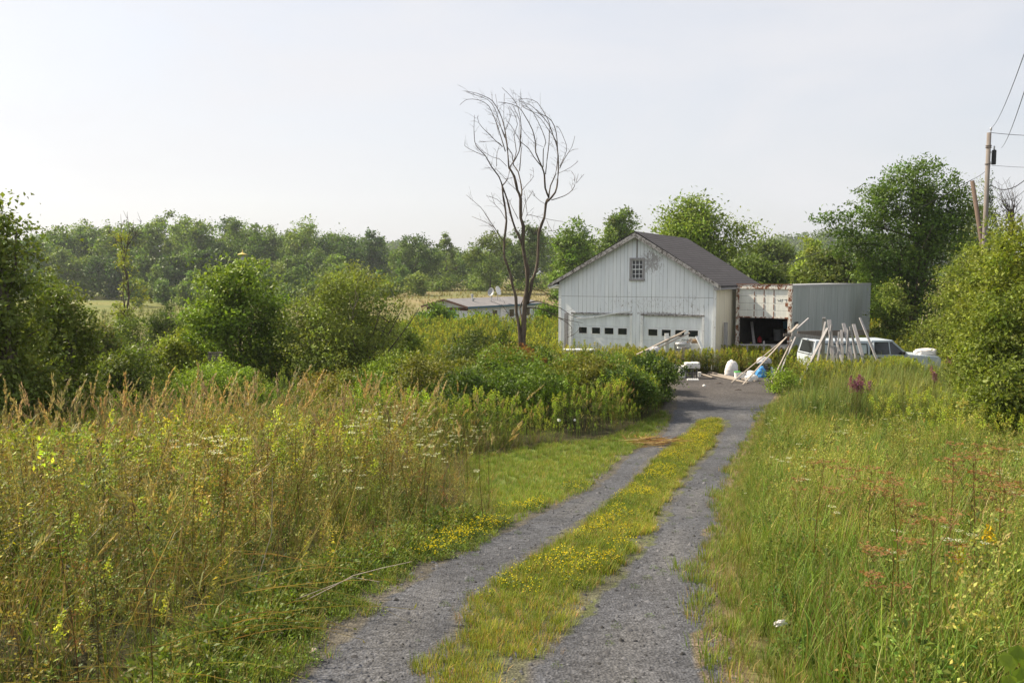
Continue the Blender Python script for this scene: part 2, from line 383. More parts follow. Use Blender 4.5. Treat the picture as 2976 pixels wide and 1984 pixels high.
# ---- ground and gravel
def ground_mat():
    m, n, o = new_mat('soil_and_turf'); a = N(n, 'ShaderNodeAttribute', attribute_name='Col')
    v = mapping(n); z = noise(n, 1.3, 9, .75, v); d = ramp(n, z.outputs[0], [(.3, .55), (.7, 1.35)])
    z2 = noise(n, .05, 6, .6, v); d2 = ramp(n, z2.outputs[0], [(.35, (.8, .9, .8)), (.65, (1.2, 1.1, 1.1))])
    c = mixc(n, 1.0, a.outputs[0], d.outputs[0], 'MULTIPLY'); c = mixc(n, 1.0, c, d2.outputs[0], 'MULTIPLY')
    z3 = noise(n, 30, 4, .7, v); princ(n, o, c, .95, 0, .1, z3.outputs[0], .6, .03); return m
M_GROUND = ground_mat()
def gravel_mat():
    m, n, o = new_mat('crushed_stone'); a = N(n, 'ShaderNodeAttribute', attribute_name='Col'); v = mapping(n)
    vo = N(n, 'ShaderNodeTexVoronoi'); vo.inputs['Scale'].default_value = 46; n.links.new(v, vo.inputs['Vector'])
    s = N(n, 'ShaderNodeSeparateColor'); n.links.new(vo.outputs['Color'], s.inputs[0])
    c = ramp(n, s.outputs[0], [(0, .6), (.5, .95), (1, 1.45)])
    vo2 = N(n, 'ShaderNodeTexVoronoi'); vo2.inputs['Scale'].default_value = 17; n.links.new(v, vo2.inputs['Vector'])
    s2 = N(n, 'ShaderNodeSeparateColor'); n.links.new(vo2.outputs['Color'], s2.inputs[0]); c2 = ramp(n, s2.outputs[0], [(0, .8), (1, 1.2)])
    z = noise(n, .9, 6, .65, v); cz = ramp(n, z.outputs[0], [(.28, .66), (.5, 1.0), (.72, 1.32)])
    q = mixc(n, 1.0, a.outputs[0], c.outputs[0], 'MULTIPLY'); q = mixc(n, 1.0, q, c2.outputs[0], 'MULTIPLY'); q = mixc(n, 1.0, q, cz.outputs[0], 'MULTIPLY')
    princ(n, o, q, .85, 0, .3, vo.outputs['Distance'], .9, .012); return m
M_GRAVEL = gravel_mat()
def stone_mat():
    m, n, o = new_mat('loose_stone'); a = N(n, 'ShaderNodeAttribute', attribute_name='Col'); princ(n, o, a.outputs[0], .8, 0, .3); return m
M_STONE = stone_mat()

# ------------------------------------------------------------------ terrain
def terrain():
    xs = np.concatenate([np.linspace(-1300, -120, 40)[:-1], np.linspace(-120, -18, 52)[:-1], np.linspace(-18, 22, 200)[:-1], np.linspace(22, 120, 50)[:-1], np.linspace(120, 1300, 40)])
    ys = np.concatenate([np.linspace(-60, 0, 13)[:-1], np.linspace(0, 40, 200)[:-1], np.linspace(40, 260, 120)[:-1], np.linspace(260, 1390, 60)])
    X, Y = np.meshgrid(xs, ys); Z = zf(X, Y)
    V = np.stack([X, Y, Z], -1).reshape(-1, 3); nx = len(xs); i = np.arange(len(ys) - 1)[:, None] * nx + np.arange(nx - 1)[None]
    Q = np.stack([i, i + 1, i + 1 + nx, i + nx], -1).reshape(-1, 4)
    x, y = V[:, 0], V[:, 1]
    c = np.zeros((len(V), 3)); c[:] = (.06, .055, .03)
    lawn = (x > lawnL(y)) & (x < rL(y)) & (y > 9.8) & (y < 24.4); c[lawn] = (.13, .17, .045)
    rightf = (x > rR(y)) & (y < 30); c[rightf] = (.10, .11, .035)
    edge = (np.abs(x - rR(y) - .05) < .2) & (y < 33); c[edge] = (.2, .16, .09)
    far = smooth(45, 90, y)[:, None]
    fl = np.array([.16, .17, .055]) ; ft = np.array([.22, .19, .1])
    k = (smooth(-45, -18, x) * (.5 + .5 * smooth(.35, .6, fnoise(x, y, 40, 3))))[:, None]
    fc = fl * (1 - k) + ft * k
    c = c * (1 - far) + fc * far
    o = mesh_np('ground', V, Q, c, M_GROUND, None, True); tag(o, kind='structure')
    # drive
    ys = np.arange(0, 34.45, .06); us = np.linspace(0, 1, 64)
    Y, U = np.meshgrid(ys, us, indexing='ij')
    l = rL(Y) - .3; r = rR(Y) + .15; X = l + (r - l) * U
    V = np.stack([X, Y, zf(X, Y) + .012 - .03 * (np.minimum(U, 1 - U) < .001)], -1).reshape(-1, 3)
    nx = len(us); i = np.arange(len(ys) - 1)[:, None] * nx + np.arange(nx - 1)[None]
    Q = np.stack([i, i + 1, i + 1 + nx, i + nx], -1).reshape(-1, 4)
    x, y = V[:, 0], V[:, 1]; n1 = (fnoise(x, y, .8, 2) - .5) * .5; n2 = (fnoise(x, y, 1.0, 6) - .5) * .6
    g = np.array([.066, .069, .078]); d = np.array([.1, .09, .07]); s = np.array([.25, .19, .12]); e = np.array([.1, .1, .05])
    c = np.tile(g, (len(V), 1))
    m = smooth(24, 29, y)[:, None] * .75; c = c * (1 - m) + np.array([.075, .065, .058]) * m
    a, b = rA(y), rB(y); med = (x > a - .08 + n1) & (x < b + .08 + n1) & (y < 23.2); c[med] = (.075, .085, .03)
    for lo_, hi_ in ((rL(y), a), (b, rR(y))):
        t_ = np.abs(x - (lo_ + hi_) / 2) / np.maximum(hi_ - lo_, .2); kk = (np.clip(1 - t_ * 3, 0, 1) * smooth(.35, .65, fnoise(x, y, 2.2, 33)) * (y < 26))[:, None] * .55; c = c * (1 - kk) + np.array([.115, .112, .108]) * kk
    near = (np.minimum(np.abs(x - a), np.abs(x - b)) < .12 + n2 * .3) & (y < 23); c[near] = c[near] * .5 + d * .5
    rr = (x > rR(y) + .0 + n2 * .2); c[rr] = s * .62
    rr2 = (x > rR(y) - .16 + n2 * .4) & (fnoise(x, y, 1.2, 14) + .25 * (_P[(x * 31).astype(int) % 256, (y * 29).astype(int) % 256] - .5) > .63) & (y < 24); c[rr2] = s * .55
    ll = x < rL(y) + .12 + n1 * .5; c[ll] = d * .8
    o = mesh_np('gravel_drive', V, Q, c, M_GRAVEL, None, True); tag(o, kind='structure')
terrain()

# ------------------------------------------------------------------ vegetation engine
RNG = np.random.RandomState(11)
def unit(v): return v / (np.linalg.norm(v, axis=-1, keepdims=True) + 1e-9)
class VB:
    """accumulates quads with colours"""
    def __init__(s): s.V = []; s.Q = []; s.C = []; s.n = 0
    def put(s, V, Q, C):
        s.V.append(V); s.Q.append(Q + s.n); s.C.append(C); s.n += len(V)
    def leaves(s, P, D, Nn, L, Wd, C, fold=.25):
        n = len(P)
        if n == 0: return
        D = unit(D); S = unit(np.cross(D, Nn)); U = np.cross(S, D)
        L = np.broadcast_to(L, (n,))[:, None]; Wd = np.broadcast_to(Wd, (n,))[:, None]
        mid = P + D * L * .45 - U * L * .0
        V = np.stack([P, mid + S * Wd / 2 + U * Wd * fold, P + D * L, mid - S * Wd / 2 + U * Wd * fold], 1).reshape(-1, 3)
        Q = np.arange(4 * n).reshape(n, 4); s.put(V, Q, np.repeat(C, 4, 0))
    def ribbon(s, P, side, w0, w1, C):
        """P (m,k,3) paths, side (m,3)"""
        m, k, _ = P.shape; w = np.linspace(1, 0, k)[None, :, None]
        w0 = np.broadcast_to(w0, (m,))[:, None, None]; w1 = np.broadcast_to(w1, (m,))[:, None, None]
        ww = (w1 + (w0 - w1) * w) / 2; sd = unit(side)[:, None, :]
        V = np.stack([P - sd * ww, P + sd * ww], 2).reshape(-1, 3)
        i = (np.arange(m)[:, None] * k * 2 + np.arange(k - 1)[None] * 2)
        Q = np.stack([i, i + 1, i + 3, i + 2], -1).reshape(-1, 4)
        if C.ndim == 2: C = np.repeat(C, 2 * k, 0)
        else: C = np.repeat(C.reshape(-1, 3), 2, 0)
        s.put(V, Q, C)
    def arr(s): return np.concatenate(s.V), np.concatenate(s.Q), np.concatenate(s.C)
    def obj(s, name, mat, parent=None):
        V, Q, C = s.arr(); return mesh_np(name, V, Q, np.clip(C, 0, 1), mat, parent)

def scatter(vb, temps, P, scale, tint, lean=None, yaw=None, rng=RNG):
    n = len(P)
    if n == 0: return
    ti = rng.randint(len(temps), size=n)
    if yaw is None: yaw = rng.rand(n) * 6.283
    scale = np.broadcast_to(scale, (n,))
    if lean is None: lean = rng.normal(0, .08, (n, 2))
    for t, (V, Q, C) in enumerate(temps):
        k = np.where(ti == t)[0]
        if len(k) == 0: continue
        c, s_ = np.cos(yaw[k])[:, None], np.sin(yaw[k])[:, None]; sc = scale[k][:, None]
        x = (V[None, :, 0] * c - V[None, :, 1] * s_) * sc; y = (V[None, :, 0] * s_ + V[None, :, 1] * c) * sc; z = V[None, :, 2] * sc
        x = x + lean[k, 0:1] * z; y = y + lean[k, 1:2] * z
        W_ = np.stack([x + P[k, 0:1], y + P[k, 1:2], z + P[k, 2:3]], -1).reshape(-1, 3)
        QQ = (Q[None] + (np.arange(len(k)) * len(V))[:, None, None]).reshape(-1, 4)
        CC = (C[None] * tint[k][:, None, :]).reshape(-1, 3)
        vb.put(W_, QQ, CC)

def rnd(n, a, b, r=RNG): return a + (b - a) * r.rand(n)
def colv(base, n, var=.2, r=RNG):
    c = np.array(base)[None] * (1 + r.normal(0, var, (n, 1))); c = c * (1 + r.normal(0, var * .35, (n, 3))); return np.clip(c, .004, 1)
def rdir(n, r=RNG): return unit(r.normal(0, 1, (n, 3)))

# palette (real reflectances)
GR = (.075, .125, .026); GY = (.15, .19, .035); GL = (.115, .165, .032); GD = (.045, .08, .02); OL = (.11, .12, .032)
TAN = (.42, .3, .16); BR = (.22, .13, .06); RB = (.2, .085, .035); YEL = (.66, .55, .02); LIME = (.24, .26, .035)

def t_grass(n, h, w, c0, c1, bend=.5, spread=.08, seg=3, straw=.15):
    vb = VB(); a = rnd(n, 0, 6.283); r = rnd(n, 0, spread); L = h * rnd(n, .55, 1.05)
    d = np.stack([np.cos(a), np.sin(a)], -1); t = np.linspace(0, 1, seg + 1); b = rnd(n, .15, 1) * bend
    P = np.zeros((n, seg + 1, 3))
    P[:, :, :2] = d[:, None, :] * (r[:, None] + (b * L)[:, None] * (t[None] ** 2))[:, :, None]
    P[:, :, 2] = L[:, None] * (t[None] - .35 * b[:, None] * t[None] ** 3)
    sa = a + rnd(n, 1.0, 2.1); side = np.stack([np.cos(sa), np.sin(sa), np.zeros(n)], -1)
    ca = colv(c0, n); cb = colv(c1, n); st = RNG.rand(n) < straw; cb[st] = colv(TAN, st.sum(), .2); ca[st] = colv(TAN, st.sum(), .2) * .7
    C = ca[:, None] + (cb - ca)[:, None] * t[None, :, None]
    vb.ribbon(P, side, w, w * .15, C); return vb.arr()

def stem_path(h, k=6, wob=.05):
    t = np.linspace(0, 1, k); p = np.zeros((k, 3)); p[:, 2] = t * h; ph = RNG.rand(2) * 6.28
    p[:, 0] = wob * h * np.sin(t * 2 + ph[0]) - wob * h * np.sin(ph[0]); p[:, 1] = wob * h * np.sin(t * 2 + ph[1]) - wob * h * np.sin(ph[1]); return p
def on_path(p, t):
    k = len(p) - 1; f = np.clip(t * k, 0, k - 1e-6); i = f.astype(int); f = (f - i)[:, None]; return p[i] * (1 - f) + p[i + 1] * f
def add_stem(vb, p, w, c):
    for a in (0., 1.57):
        vb.ribbon(p[None], np.array([[math.cos(a), math.sin(a), 0]]), w, w * .5, colv(c, 1, .1))

def t_leafy(h, nl, ll, lw, cs, cl, top=None, ntop=0, droop=.2, sw=.007, t0=.25, topc=None):
    """upright stem with many narrow leaves (goldenrod, loosestrife ...)"""
    vb = VB(); p = stem_path(h); add_stem(vb, p, sw, cs)
    t = rnd(nl, t0, 1); a = rnd(nl, 0, 6.283); D = np.stack([np.cos(a), np.sin(a), rnd(nl, -droop, .8)], -1)
    s = (1.15 - .55 * t) * rnd(nl, .6, 1.2)
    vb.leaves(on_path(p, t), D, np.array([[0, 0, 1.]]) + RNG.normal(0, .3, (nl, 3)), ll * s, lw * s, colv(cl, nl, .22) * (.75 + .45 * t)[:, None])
    if ntop:
        t = rnd(ntop, .84, 1.03) ; a = rnd(ntop, 0, 6.283); rr = (1.06 - t) * .45 * h * rnd(ntop, 0, 1)
        P = on_path(p, np.minimum(t, 1)) + np.stack([np.cos(a) * rr, np.sin(a) * rr, np.maximum(t - 1, 0) * h], -1)
        vb.leaves(P, rdir(ntop) + [0, 0, .6], rdir(ntop), rnd(ntop, .02, .04) * 1.2, .018, colv(topc, ntop, .25))
    return vb.arr()

def t_dry(h, nb, c, cseed, seeds=5, blen=.28, sw=.005, sl=.022):
    """dried, branching weed with seed clusters"""
    vb = VB(); p = stem_path(h, 6, .06); add_stem(vb, p, sw, c)
    t = rnd(nb, .3, 1); a = rnd(nb, 0, 6.283); L = blen * rnd(nb, .4, 1) * (1.2 - .6 * t) * h
    D = unit(np.stack([np.cos(a), np.sin(a), rnd(nb, .5, 1.6)], -1)); P0 = on_path(p, t)
    T = np.linspace(0, 1, 3); P = P0[:, None] + D[:, None] * (L[:, None] * T[None])[:, :, None]
    P[:, :, 2] += .0; side = np.stack([-D[:, 1], D[:, 0], np.zeros(nb)], -1); vb.ribbon(P, side, sw * .7, sw * .4, colv(c, nb, .2))
    n = nb * seeds; i = np.repeat(np.arange(nb), seeds); tt = rnd(n, .35, 1.05)[:, None]
    SP = P0[i] + D[i] * L[i][:, None] * tt + RNG.normal(0, .012, (n, 3))
    vb.leaves(SP, rdir(n) + [0, 0, .4], rdir(n), sl * rnd(n, .6, 1.4), sl * .6, colv(cseed, n, .25)); return vb.arr()

def t_reed(h, c=(.30, .24, .12), head=(.38, .28, .17), nblade=4, hl=.2):
    """tall grass stalk with a feathery seed head"""
    vb = VB(); k = 8; t = np.linspace(0, 1, k); a = RNG.rand() * 6.28; b = RNG.uniform(.05, .3)
    p = np.stack([np.cos(a) * b * h * t ** 2.5, np.sin(a) * b * h * t ** 2.5, h * (t - .1 * b * t ** 3)], -1); add_stem(vb, p, .006, c)
    n = 34; tt = rnd(n, 1 - hl, 1.0); P = on_path(p, tt); ax = unit(p[-1] - p[-2])
    r = .02 * np.sin((tt - 1 + hl) / hl * 3.0 + .1)[:, None]
    vb.leaves(P + rdir(n) * r, ax + rdir(n) * .35, rdir(n), .045 * rnd(n, .7, 1.3), .014, colv(head, n, .2))
    n = nblade; tt = rnd(n, .1, .7); a = rnd(n, 0, 6.28); D = np.stack([np.cos(a), np.sin(a)], -1); L = rnd(n, .2, .4); T = np.linspace(0, 1, 4)
    P = on_path(p, tt)[:, None, :] + np.zeros((n, 4, 3)); P[:, :, :2] += D[:, None] * (L[:, None] * T[None] * .6)[:, :, None]; P[:, :, 2] += L[:, None] * (T - .8 * T ** 2)[None]
    vb.ribbon(P, np.stack([-D[:, 1], D[:, 0], np.zeros(n)], -1), .011, .002, colv((.2, .19, .06), n, .25)); return vb.arr()

def t_umbel(h, c=(.62, .62, .52), cs=(.1, .12, .035), r=.045, n=26, nb=1, flat=1, sw=.005, ls=.018):
    vb = VB(); p = stem_path(h, 6, .04); add_stem(vb, p, sw, cs)
    tops = [p[-1]]
    for _ in range(nb - 1):
        q = on_path(p, np.array([RNG.uniform(.5, .8)]))[0]; a = RNG.rand() * 6.28; e = q + np.array([math.cos(a) * .16, math.sin(a) * .16, .24]) * h; tops.append(e)
        T = np.linspace(0, 1, 4)[:, None]; pp = q + (e - q) * T; vb.ribbon(pp[None], np.array([[-math.sin(a), math.cos(a), 0]]), .005, .003, colv(cs, 1, .1))
    for tp in tops:
        a = rnd(n, 0, 6.283); rr = r * np.sqrt(RNG.rand(n)) * RNG.uniform(.7, 1.2)
        P = tp + np.stack([np.cos(a) * rr, np.sin(a) * rr, .022 + rr * .12 * flat], -1)
        vb.leaves(P, np.stack([np.cos(a), np.sin(a), 0 * a], -1) + rdir(n) * .3, np.array([[0, 0, 1.]]) + rdir(n) * .3 * flat, ls, ls * .8, colv(c, n, .12 * flat))
        m = 9; a = rnd(m, 0, 6.283); E_ = tp + np.stack([np.cos(a) * r * .8, np.sin(a) * r * .8, 0 * a + .02], -1); b0 = tp - [0, 0, .03]
        Pp = np.stack([np.tile(b0, (m, 1)), E_], 1); vb.ribbon(Pp, np.stack([-np.sin(a), np.cos(a), 0 * a], -1), .003, .002, colv(cs, m, .1))
    n = 14; t = rnd(n, .05, .7); a = rnd(n, 0, 6.283)
    vb.leaves(on_path(p, t), np.stack([np.cos(a), np.sin(a), rnd(n, 0, .8)], -1), rdir(n) + [0, 0, 1], .07, .015, colv(GR, n, .2)); return vb.arr()

def t_forb(n, r, h, ll, lw, c, flowers=0, fc=YEL, fs=.016):
    vb = VB(); a = rnd(n, 0, 6.283); rr = r * np.sqrt(RNG.rand(n)); z = h * rnd(n, .1, 1) * (1 - .5 * (rr / r) ** 2)
    P = np.stack([np.cos(a) * rr, np.sin(a) * rr, z], -1)
    vb.leaves(P, np.stack([np.cos(a), np.sin(a), rnd(n, -.3, 1)], -1) + rdir(n) * .6, rdir(n) * .7 + [0, 0, 1], ll * rnd(n, .6, 1.3), lw, colv(c, n, .25))
    m = max(3, n // 12); a = rnd(m, 0, 6.28); rr = r * .7 * RNG.rand(m); E_ = np.stack([np.cos(a) * rr, np.sin(a) * rr, h * rnd(m, .6, 1)], -1)
    Pp = np.stack([E_ * [[.3, .3, 0]], E_], 1); vb.ribbon(Pp, rdir(m), .005, .003, colv(OL, m, .2))
    if flowers:
        k = flowers; a = rnd(k, 0, 6.283); rr = r * np.sqrt(RNG.rand(k)); P = np.stack([np.cos(a) * rr, np.sin(a) * rr, h * (1.02 - .4 * (rr / r) ** 2) + rnd(k, -.02, .03)], -1)
        for q in range(3):
            D = rdir(k) * [[1, 1, .4]]; vb.leaves(P - unit(D) * fs * .5, D, rdir(k) * .4 + [0, 0, 1], fs, fs * .8, colv(fc, k, .12))
    return vb.arr()

def t_cattail(h):
    vb = VB(); n = 9; a = rnd(n, 0, 6.283); L = h * rnd(n, .7, 1.05); t = np.linspace(0, 1, 6); b = rnd(n, .02, .3)
    d = np.stack([np.cos(a), np.sin(a)], -1); P = np.zeros((n, 6, 3)); P[:, :, :2] = d[:, None] * (.03 + (b * L)[:, None] * t[None] ** 2.5)[:, :, None]
    P[:, :, 2] = L[:, None] * (t[None] - .9 * b[:, None] * np.maximum(t[None] - .6, 0) * 2.2 * t[None]); ca = colv((.08, .12, .035), n); cb = colv((.24, .25, .09), n, .25)
    C = ca[:, None] + (cb - ca)[:, None] * t[None, :, None]; sa = a + 1.57 + RNG.normal(0, .5, n)
    vb.ribbon(P, np.stack([np.cos(sa), np.sin(sa), 0 * sa], -1), .017, .003, C); return vb.arr()

VAR = 5
mk = lambda f: [f() for _ in range(VAR)]
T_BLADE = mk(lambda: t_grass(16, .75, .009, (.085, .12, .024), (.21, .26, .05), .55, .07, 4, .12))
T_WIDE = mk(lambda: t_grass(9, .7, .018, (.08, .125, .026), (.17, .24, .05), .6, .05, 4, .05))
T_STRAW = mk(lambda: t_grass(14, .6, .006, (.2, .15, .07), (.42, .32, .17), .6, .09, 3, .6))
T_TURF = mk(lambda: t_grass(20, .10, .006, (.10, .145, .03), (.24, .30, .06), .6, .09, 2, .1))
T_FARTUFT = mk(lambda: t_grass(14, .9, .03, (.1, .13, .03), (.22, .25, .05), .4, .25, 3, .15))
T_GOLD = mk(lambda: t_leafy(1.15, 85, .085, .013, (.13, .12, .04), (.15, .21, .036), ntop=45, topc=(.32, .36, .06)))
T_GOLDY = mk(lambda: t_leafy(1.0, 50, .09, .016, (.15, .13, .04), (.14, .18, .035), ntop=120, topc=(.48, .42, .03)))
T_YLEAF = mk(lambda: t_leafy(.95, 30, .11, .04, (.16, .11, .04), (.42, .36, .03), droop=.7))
T_DRY = mk(lambda: t_dry(1.1, 22, (.19, .14, .06), (.29, .22, .09), 6))
T_DRYRED = mk(lambda: t_dry(1.05, 18, (.14, .07, .035), (.2, .09, .04), 7))
T_OLIVE = mk(lambda: t_dry(1.1, 24, (.16, .16, .05), (.24, .24, .075), 6, .3, sl=.03))
T_REED = mk(lambda: t_reed(1.45)); T_REEDG = mk(lambda: t_reed(1.1, (.22, .22, .08), (.34, .27, .13), 5, .15))
T_LACE = mk(lambda: t_umbel(.95, nb=2)); T_RUSTUMB = mk(lambda: t_umbel(1.1, (.25, .15, .06), (.17, .11, .045), .06, 30, 6))
T_TREF = mk(lambda: t_forb(70, .11, .13, .022, .012, (.1, .15, .03), 16)); T_HERB = mk(lambda: t_forb(70, .14, .17, .035, .016, (.09, .14, .03)))
T_FORB = mk(lambda: t_forb(130, .28, .55, .055, .028, (.085, .13, .028)))
T_BFORB = mk(lambda: t_forb(110, .28, .5, .045, .02, (.17, .12, .045)))
T_CAT = mk(lambda: t_cattail(1.5))
T_PURP = mk(lambda: t_leafy(1.25, 60, .07, .014, (.14, .07, .06), (.09, .12, .035), ntop=90, topc=(.22, .075, .16)))
T_FARG = mk(lambda: t_leafy(1.0, 34, .15, .05, (.13, .12, .04), (.14, .18, .035), ntop=55, topc=(.36, .36, .045), sw=.02))

def pts(n, x0, x1, y0, y1, cond=None, power=1.0, r=RNG):
    """n random points in the visible wedge; density falls with distance"""
    u = r.rand(n); y = (y0 ** (2 - power) + u * (y1 ** (2 - power) - y0 ** (2 - power))) ** (1 / (2 - power)) if power != 2 else y0 * (y1 / y0) ** u
    s0 = np.maximum(x0, -.66 * y - 2.4) if not callable(x0) else np.maximum(x0(y), -.66 * y - 2.4)
    s1 = np.minimum(x1, .66 * y + 2.4) if not callable(x1) else np.minimum(x1(y), .66 * y + 2.4)
    x = s0 + (s1 - s0) * r.rand(n); ok = s1 > s0
    # keep even area density across the strip
    w = (s1 - s0); ok &= r.rand(n) < w / max(w.max(), .01)
    if cond is not None: ok &= cond(x, y)
    x, y = x[ok], y[ok]; return np.stack([x, y, zf(x, y)], -1)
def lowfront(P):   # shorter growth before the truck's front end
    return 1 - .1 * smooth(13.2, 14.6, P[:, 0]) * smooth(26, 28, P[:, 1]) * (P[:, 1] < 32)
def tint(n, v=.13, hue=.08, r=RNG):
    return np.clip(1 + r.normal(0, v, (n, 1)) + r.normal(0, hue, (n, 3)) * [[1, .5, .8]], .4, 1.8)
def tintP(P, s=2.5, o=0, amt=.5):
    k = fnoise(P[:, 0], P[:, 1], s, o)[:, None] - .5; return 1 + amt * k * np.array([[1.4, .9, 1.0]])

def in_yard(x, y): return (x > rL(y) - .1) & (x < rR(y) + .15) & (y < 34.2)
BL = Vector((2.19, 39.2, 0)); BA = R(28)
def in_bldg(x, y, m=.15):
    dx, dy = x - BL.x, y - BL.y; u = dx * math.cos(BA) - dy * math.sin(BA); v = dx * math.sin(BA) + dy * math.cos(BA)
    b = (u > -m) & (u < 7.3 + m) & (v > -m) & (v < 7.6 + m)
    dx, dy = x - 12.16, y - 36.7; a = R(36); u = dx * math.cos(a) - dy * math.sin(a); v = dx * math.sin(a) + dy * math.cos(a)
    b |= (u > -2.5 - m) & (u < m) & (v > -m) & (v < 14 + m)
    dx, dy = x + 7.84, y - 73; b |= (y > 70) & (y < 88) & (x > -8.5) & (x < 4)
    b |= (x > 11) & (x < 16.7) & (y > 31.8) & (y < 34.0)
    return b
free = lambda x, y: ~in_yard(x, y) & ~in_bldg(x, y)

# ------------------------------------------------------------------ left field of tall weeds
edgeL = lambda y: np.where(y < 10, rL(y) - .35, lawnL(y) - .1)
def hgt(P, lo=.35, far=0):   # plants are lower beside the drive and lawn
    d = edgeL(P[:, 1]) - P[:, 0]; return lo + (1 - lo) * smooth(.0, 1.9, d)
def left_field():
    cond = lambda x, y: (x < edgeL(y)) & ~((x < -2.1) & (y < 5.6) & (vnoise(x, y, .8, 3) < .55))
    P = pts(6200, -16, edgeL, 4.0, 19.5, cond, 1.0); nz_ = fnoise(P[:, 0], P[:, 1], 2.2, 1); r = RNG.rand(len(P))
    vb = VB()
    near = P[:, 1] < 20
    kinds = [(T_DRY, .27), (T_OLIVE, .25), (T_DRYRED, .07), (T_GOLD, .26), (T_YLEAF, .02), (T_FORB, .10), (T_BFORB, .04)]
    # patchy mixture: goldenrod and yellow leaves follow the noise
    wts = np.array([[b * (1 + 0 * nz_[0]) for _, b in kinds]]).repeat(len(P), 0).reshape(len(P), -1)
    wts[:, 0] *= .4 + 2 * (1 - nz_); wts[:, 3] *= .1 + 3.2 * smooth(.42, .7, nz_); wts[:, 4] *= 1 + 5 * smooth(-3, -6, P[:, 0]) * (P[:, 1] < 9)
    wts[:, 2] *= .3 + 3 * smooth(.5, .75, fnoise(P[:, 0], P[:, 1], 2.5, 9)) * smooth(8, 13, P[:, 1])
    cs = np.cumsum(wts / wts.sum(1, keepdims=True), 1); k = (r[:, None] > cs).sum(1)
    h = hgt(P) * rnd(len(P), .72, 1.15) * (1 - .2 * smooth(10, 19, P[:, 1])) * (.72 + .6 * fnoise(P[:, 0], P[:, 1], 1.6, 15))
    for i, (T, _) in enumerate(kinds):
        m = k == i; scatter(vb, T, P[m], h[m], tint(m.sum(), .2) * tintP(P[m], 1.6, i, 1.0) * [[1.03, 1.02, .95]], RNG.normal(.03, .13, (m.sum(), 2)))
    tag(vb.obj('weeds', M_LEAF), 'brown and olive dried weeds with green goldenrod filling the left foreground', 'weeds', None, 'stuff')
    # grass between
    vb = VB(); P = pts(10500, -16, lambda y: edgeL(y) + .15, 3.0, 20, lambda x, y: x < edgeL(y) + .15, 1.1)
    r = RNG.rand(len(P)); h = hgt(P, .4) * rnd(len(P), .6, 1.0)
    for T, lo, hi in ((T_BLADE, 0, .55), (T_STRAW, .55, .88), (T_WIDE, .88, 1)):
        m = (r >= lo) & (r < hi); scatter(vb, T, P[m], h[m], tint(m.sum()) * tintP(P[m], 2, 3), RNG.normal(.05, .15, (m.sum(), 2)))
    P = pts(9000, -17, lambda y: np.where(y < 24, np.interp(y, [17, 22, 24], [-3.5, -2.5, -4.5]), -5.0), 18, 33, None, .3); r = RNG.rand(len(P))
    for T, lo, hi in ((T_BLADE, 0, .3), (T_FORB, .3, .7), (T_BFORB, .7, .85), (T_GOLD, .85, 1)):
        m = (r >= lo) & (r < hi); scatter(vb, T, P[m], rnd(m.sum(), .5, .95), tint(m.sum(), .2) * tintP(P[m], 2, 3, .8))
    def t_long(h, c, w):
        vb_ = VB(); add_stem(vb_, stem_path(h, 6, .05), w, c); n_ = 8; p_ = stem_path(h, 6, .0); vb_.leaves(on_path(p_, rnd(n_, .7, 1)), rdir(n_) + [0, 0, .5], rdir(n_), rnd(n_, .02, .05), .012, colv(c, n_, .3)); return vb_.arr()
    P = pts(200, -9, edgeL, 4.6, 17, None, 1.1); scatter(vb, mk(lambda: t_long(1.25, (.36, .28, .14), .007)), P, rnd(len(P), .8, 1.3), tint(len(P), .25), RNG.normal(.12, .3, (len(P), 2)))
    P = pts(280, -9, edgeL, 4.6, 17, None, 1.1); scatter(vb, mk(lambda: t_long(1.2, (.08, .05, .03), .009)), P, rnd(len(P), .7, 1.1), tint(len(P), .25), RNG.normal(.02, .12, (len(P), 2)))
    # leaning straw stems
    P = pts(420, -12, edgeL, 4.6, 19, None, 1.0); scatter(vb, T_REEDG, P, rnd(len(P), .8, 1.3), tint(len(P)), RNG.normal(.2, .35, (len(P), 2)))
    tag(vb.obj('tall_grass', M_GRASS), 'tall green and straw coloured grass between the weeds on the left', 'grass', None, 'stuff')
    # tan seed heads along the far edge of the field
    vb = VB(); P = pts(470, -13, 1.0, 12.5, 20.5, lambda x, y: (x < np.minimum(edgeL(np.minimum(y, 18)) - .6, 0)) & (RNG.rand(len(x)) < smooth(13, 18, y) * .8 + .1), .5)
    P = np.concatenate([P, pts(60, -7, -2.0, 20, 24.5, None, .5), pts(110, -12, -5, 12, 16, None, .5)])
    scatter(vb, T_REED, P, rnd(len(P), .72, 1.05), tint(len(P)), RNG.normal(.05, .12, (len(P), 2)))
    P = np.concatenate([pts(120, -10, -3.2, 9.5, 14.5, None, .5), pts(40, -5, -1.5, 10, 16, None, .5)]); scatter(vb, T_REED, P, rnd(len(P), 1.05, 1.4), tint(len(P)), RNG.normal(.06, .1, (len(P), 2)))
    tag(vb.obj('reed_grass', M_GRASS), 'tan feathery seed heads of reed grass along the far edge of the weeds', 'grass', None, 'stuff')
    # white lace flowers
    vb = VB(); P = pts(60, -6, edgeL, 8, 14, None, .8)
    P = np.concatenate([P, pts(130, -3, lambda y: lawnL(y) - .1, 14, 18.6, None, .5)])
    scatter(vb, T_LACE, P, rnd(len(P), .85, 1.25) * hgt(P, .6), tint(len(P), .05, .02))
    tag(vb.obj('wildflowers', M_LEAF), 'flat white lace flowers scattered over the left weeds', 'flowers', None, 'stuff')
left_field()

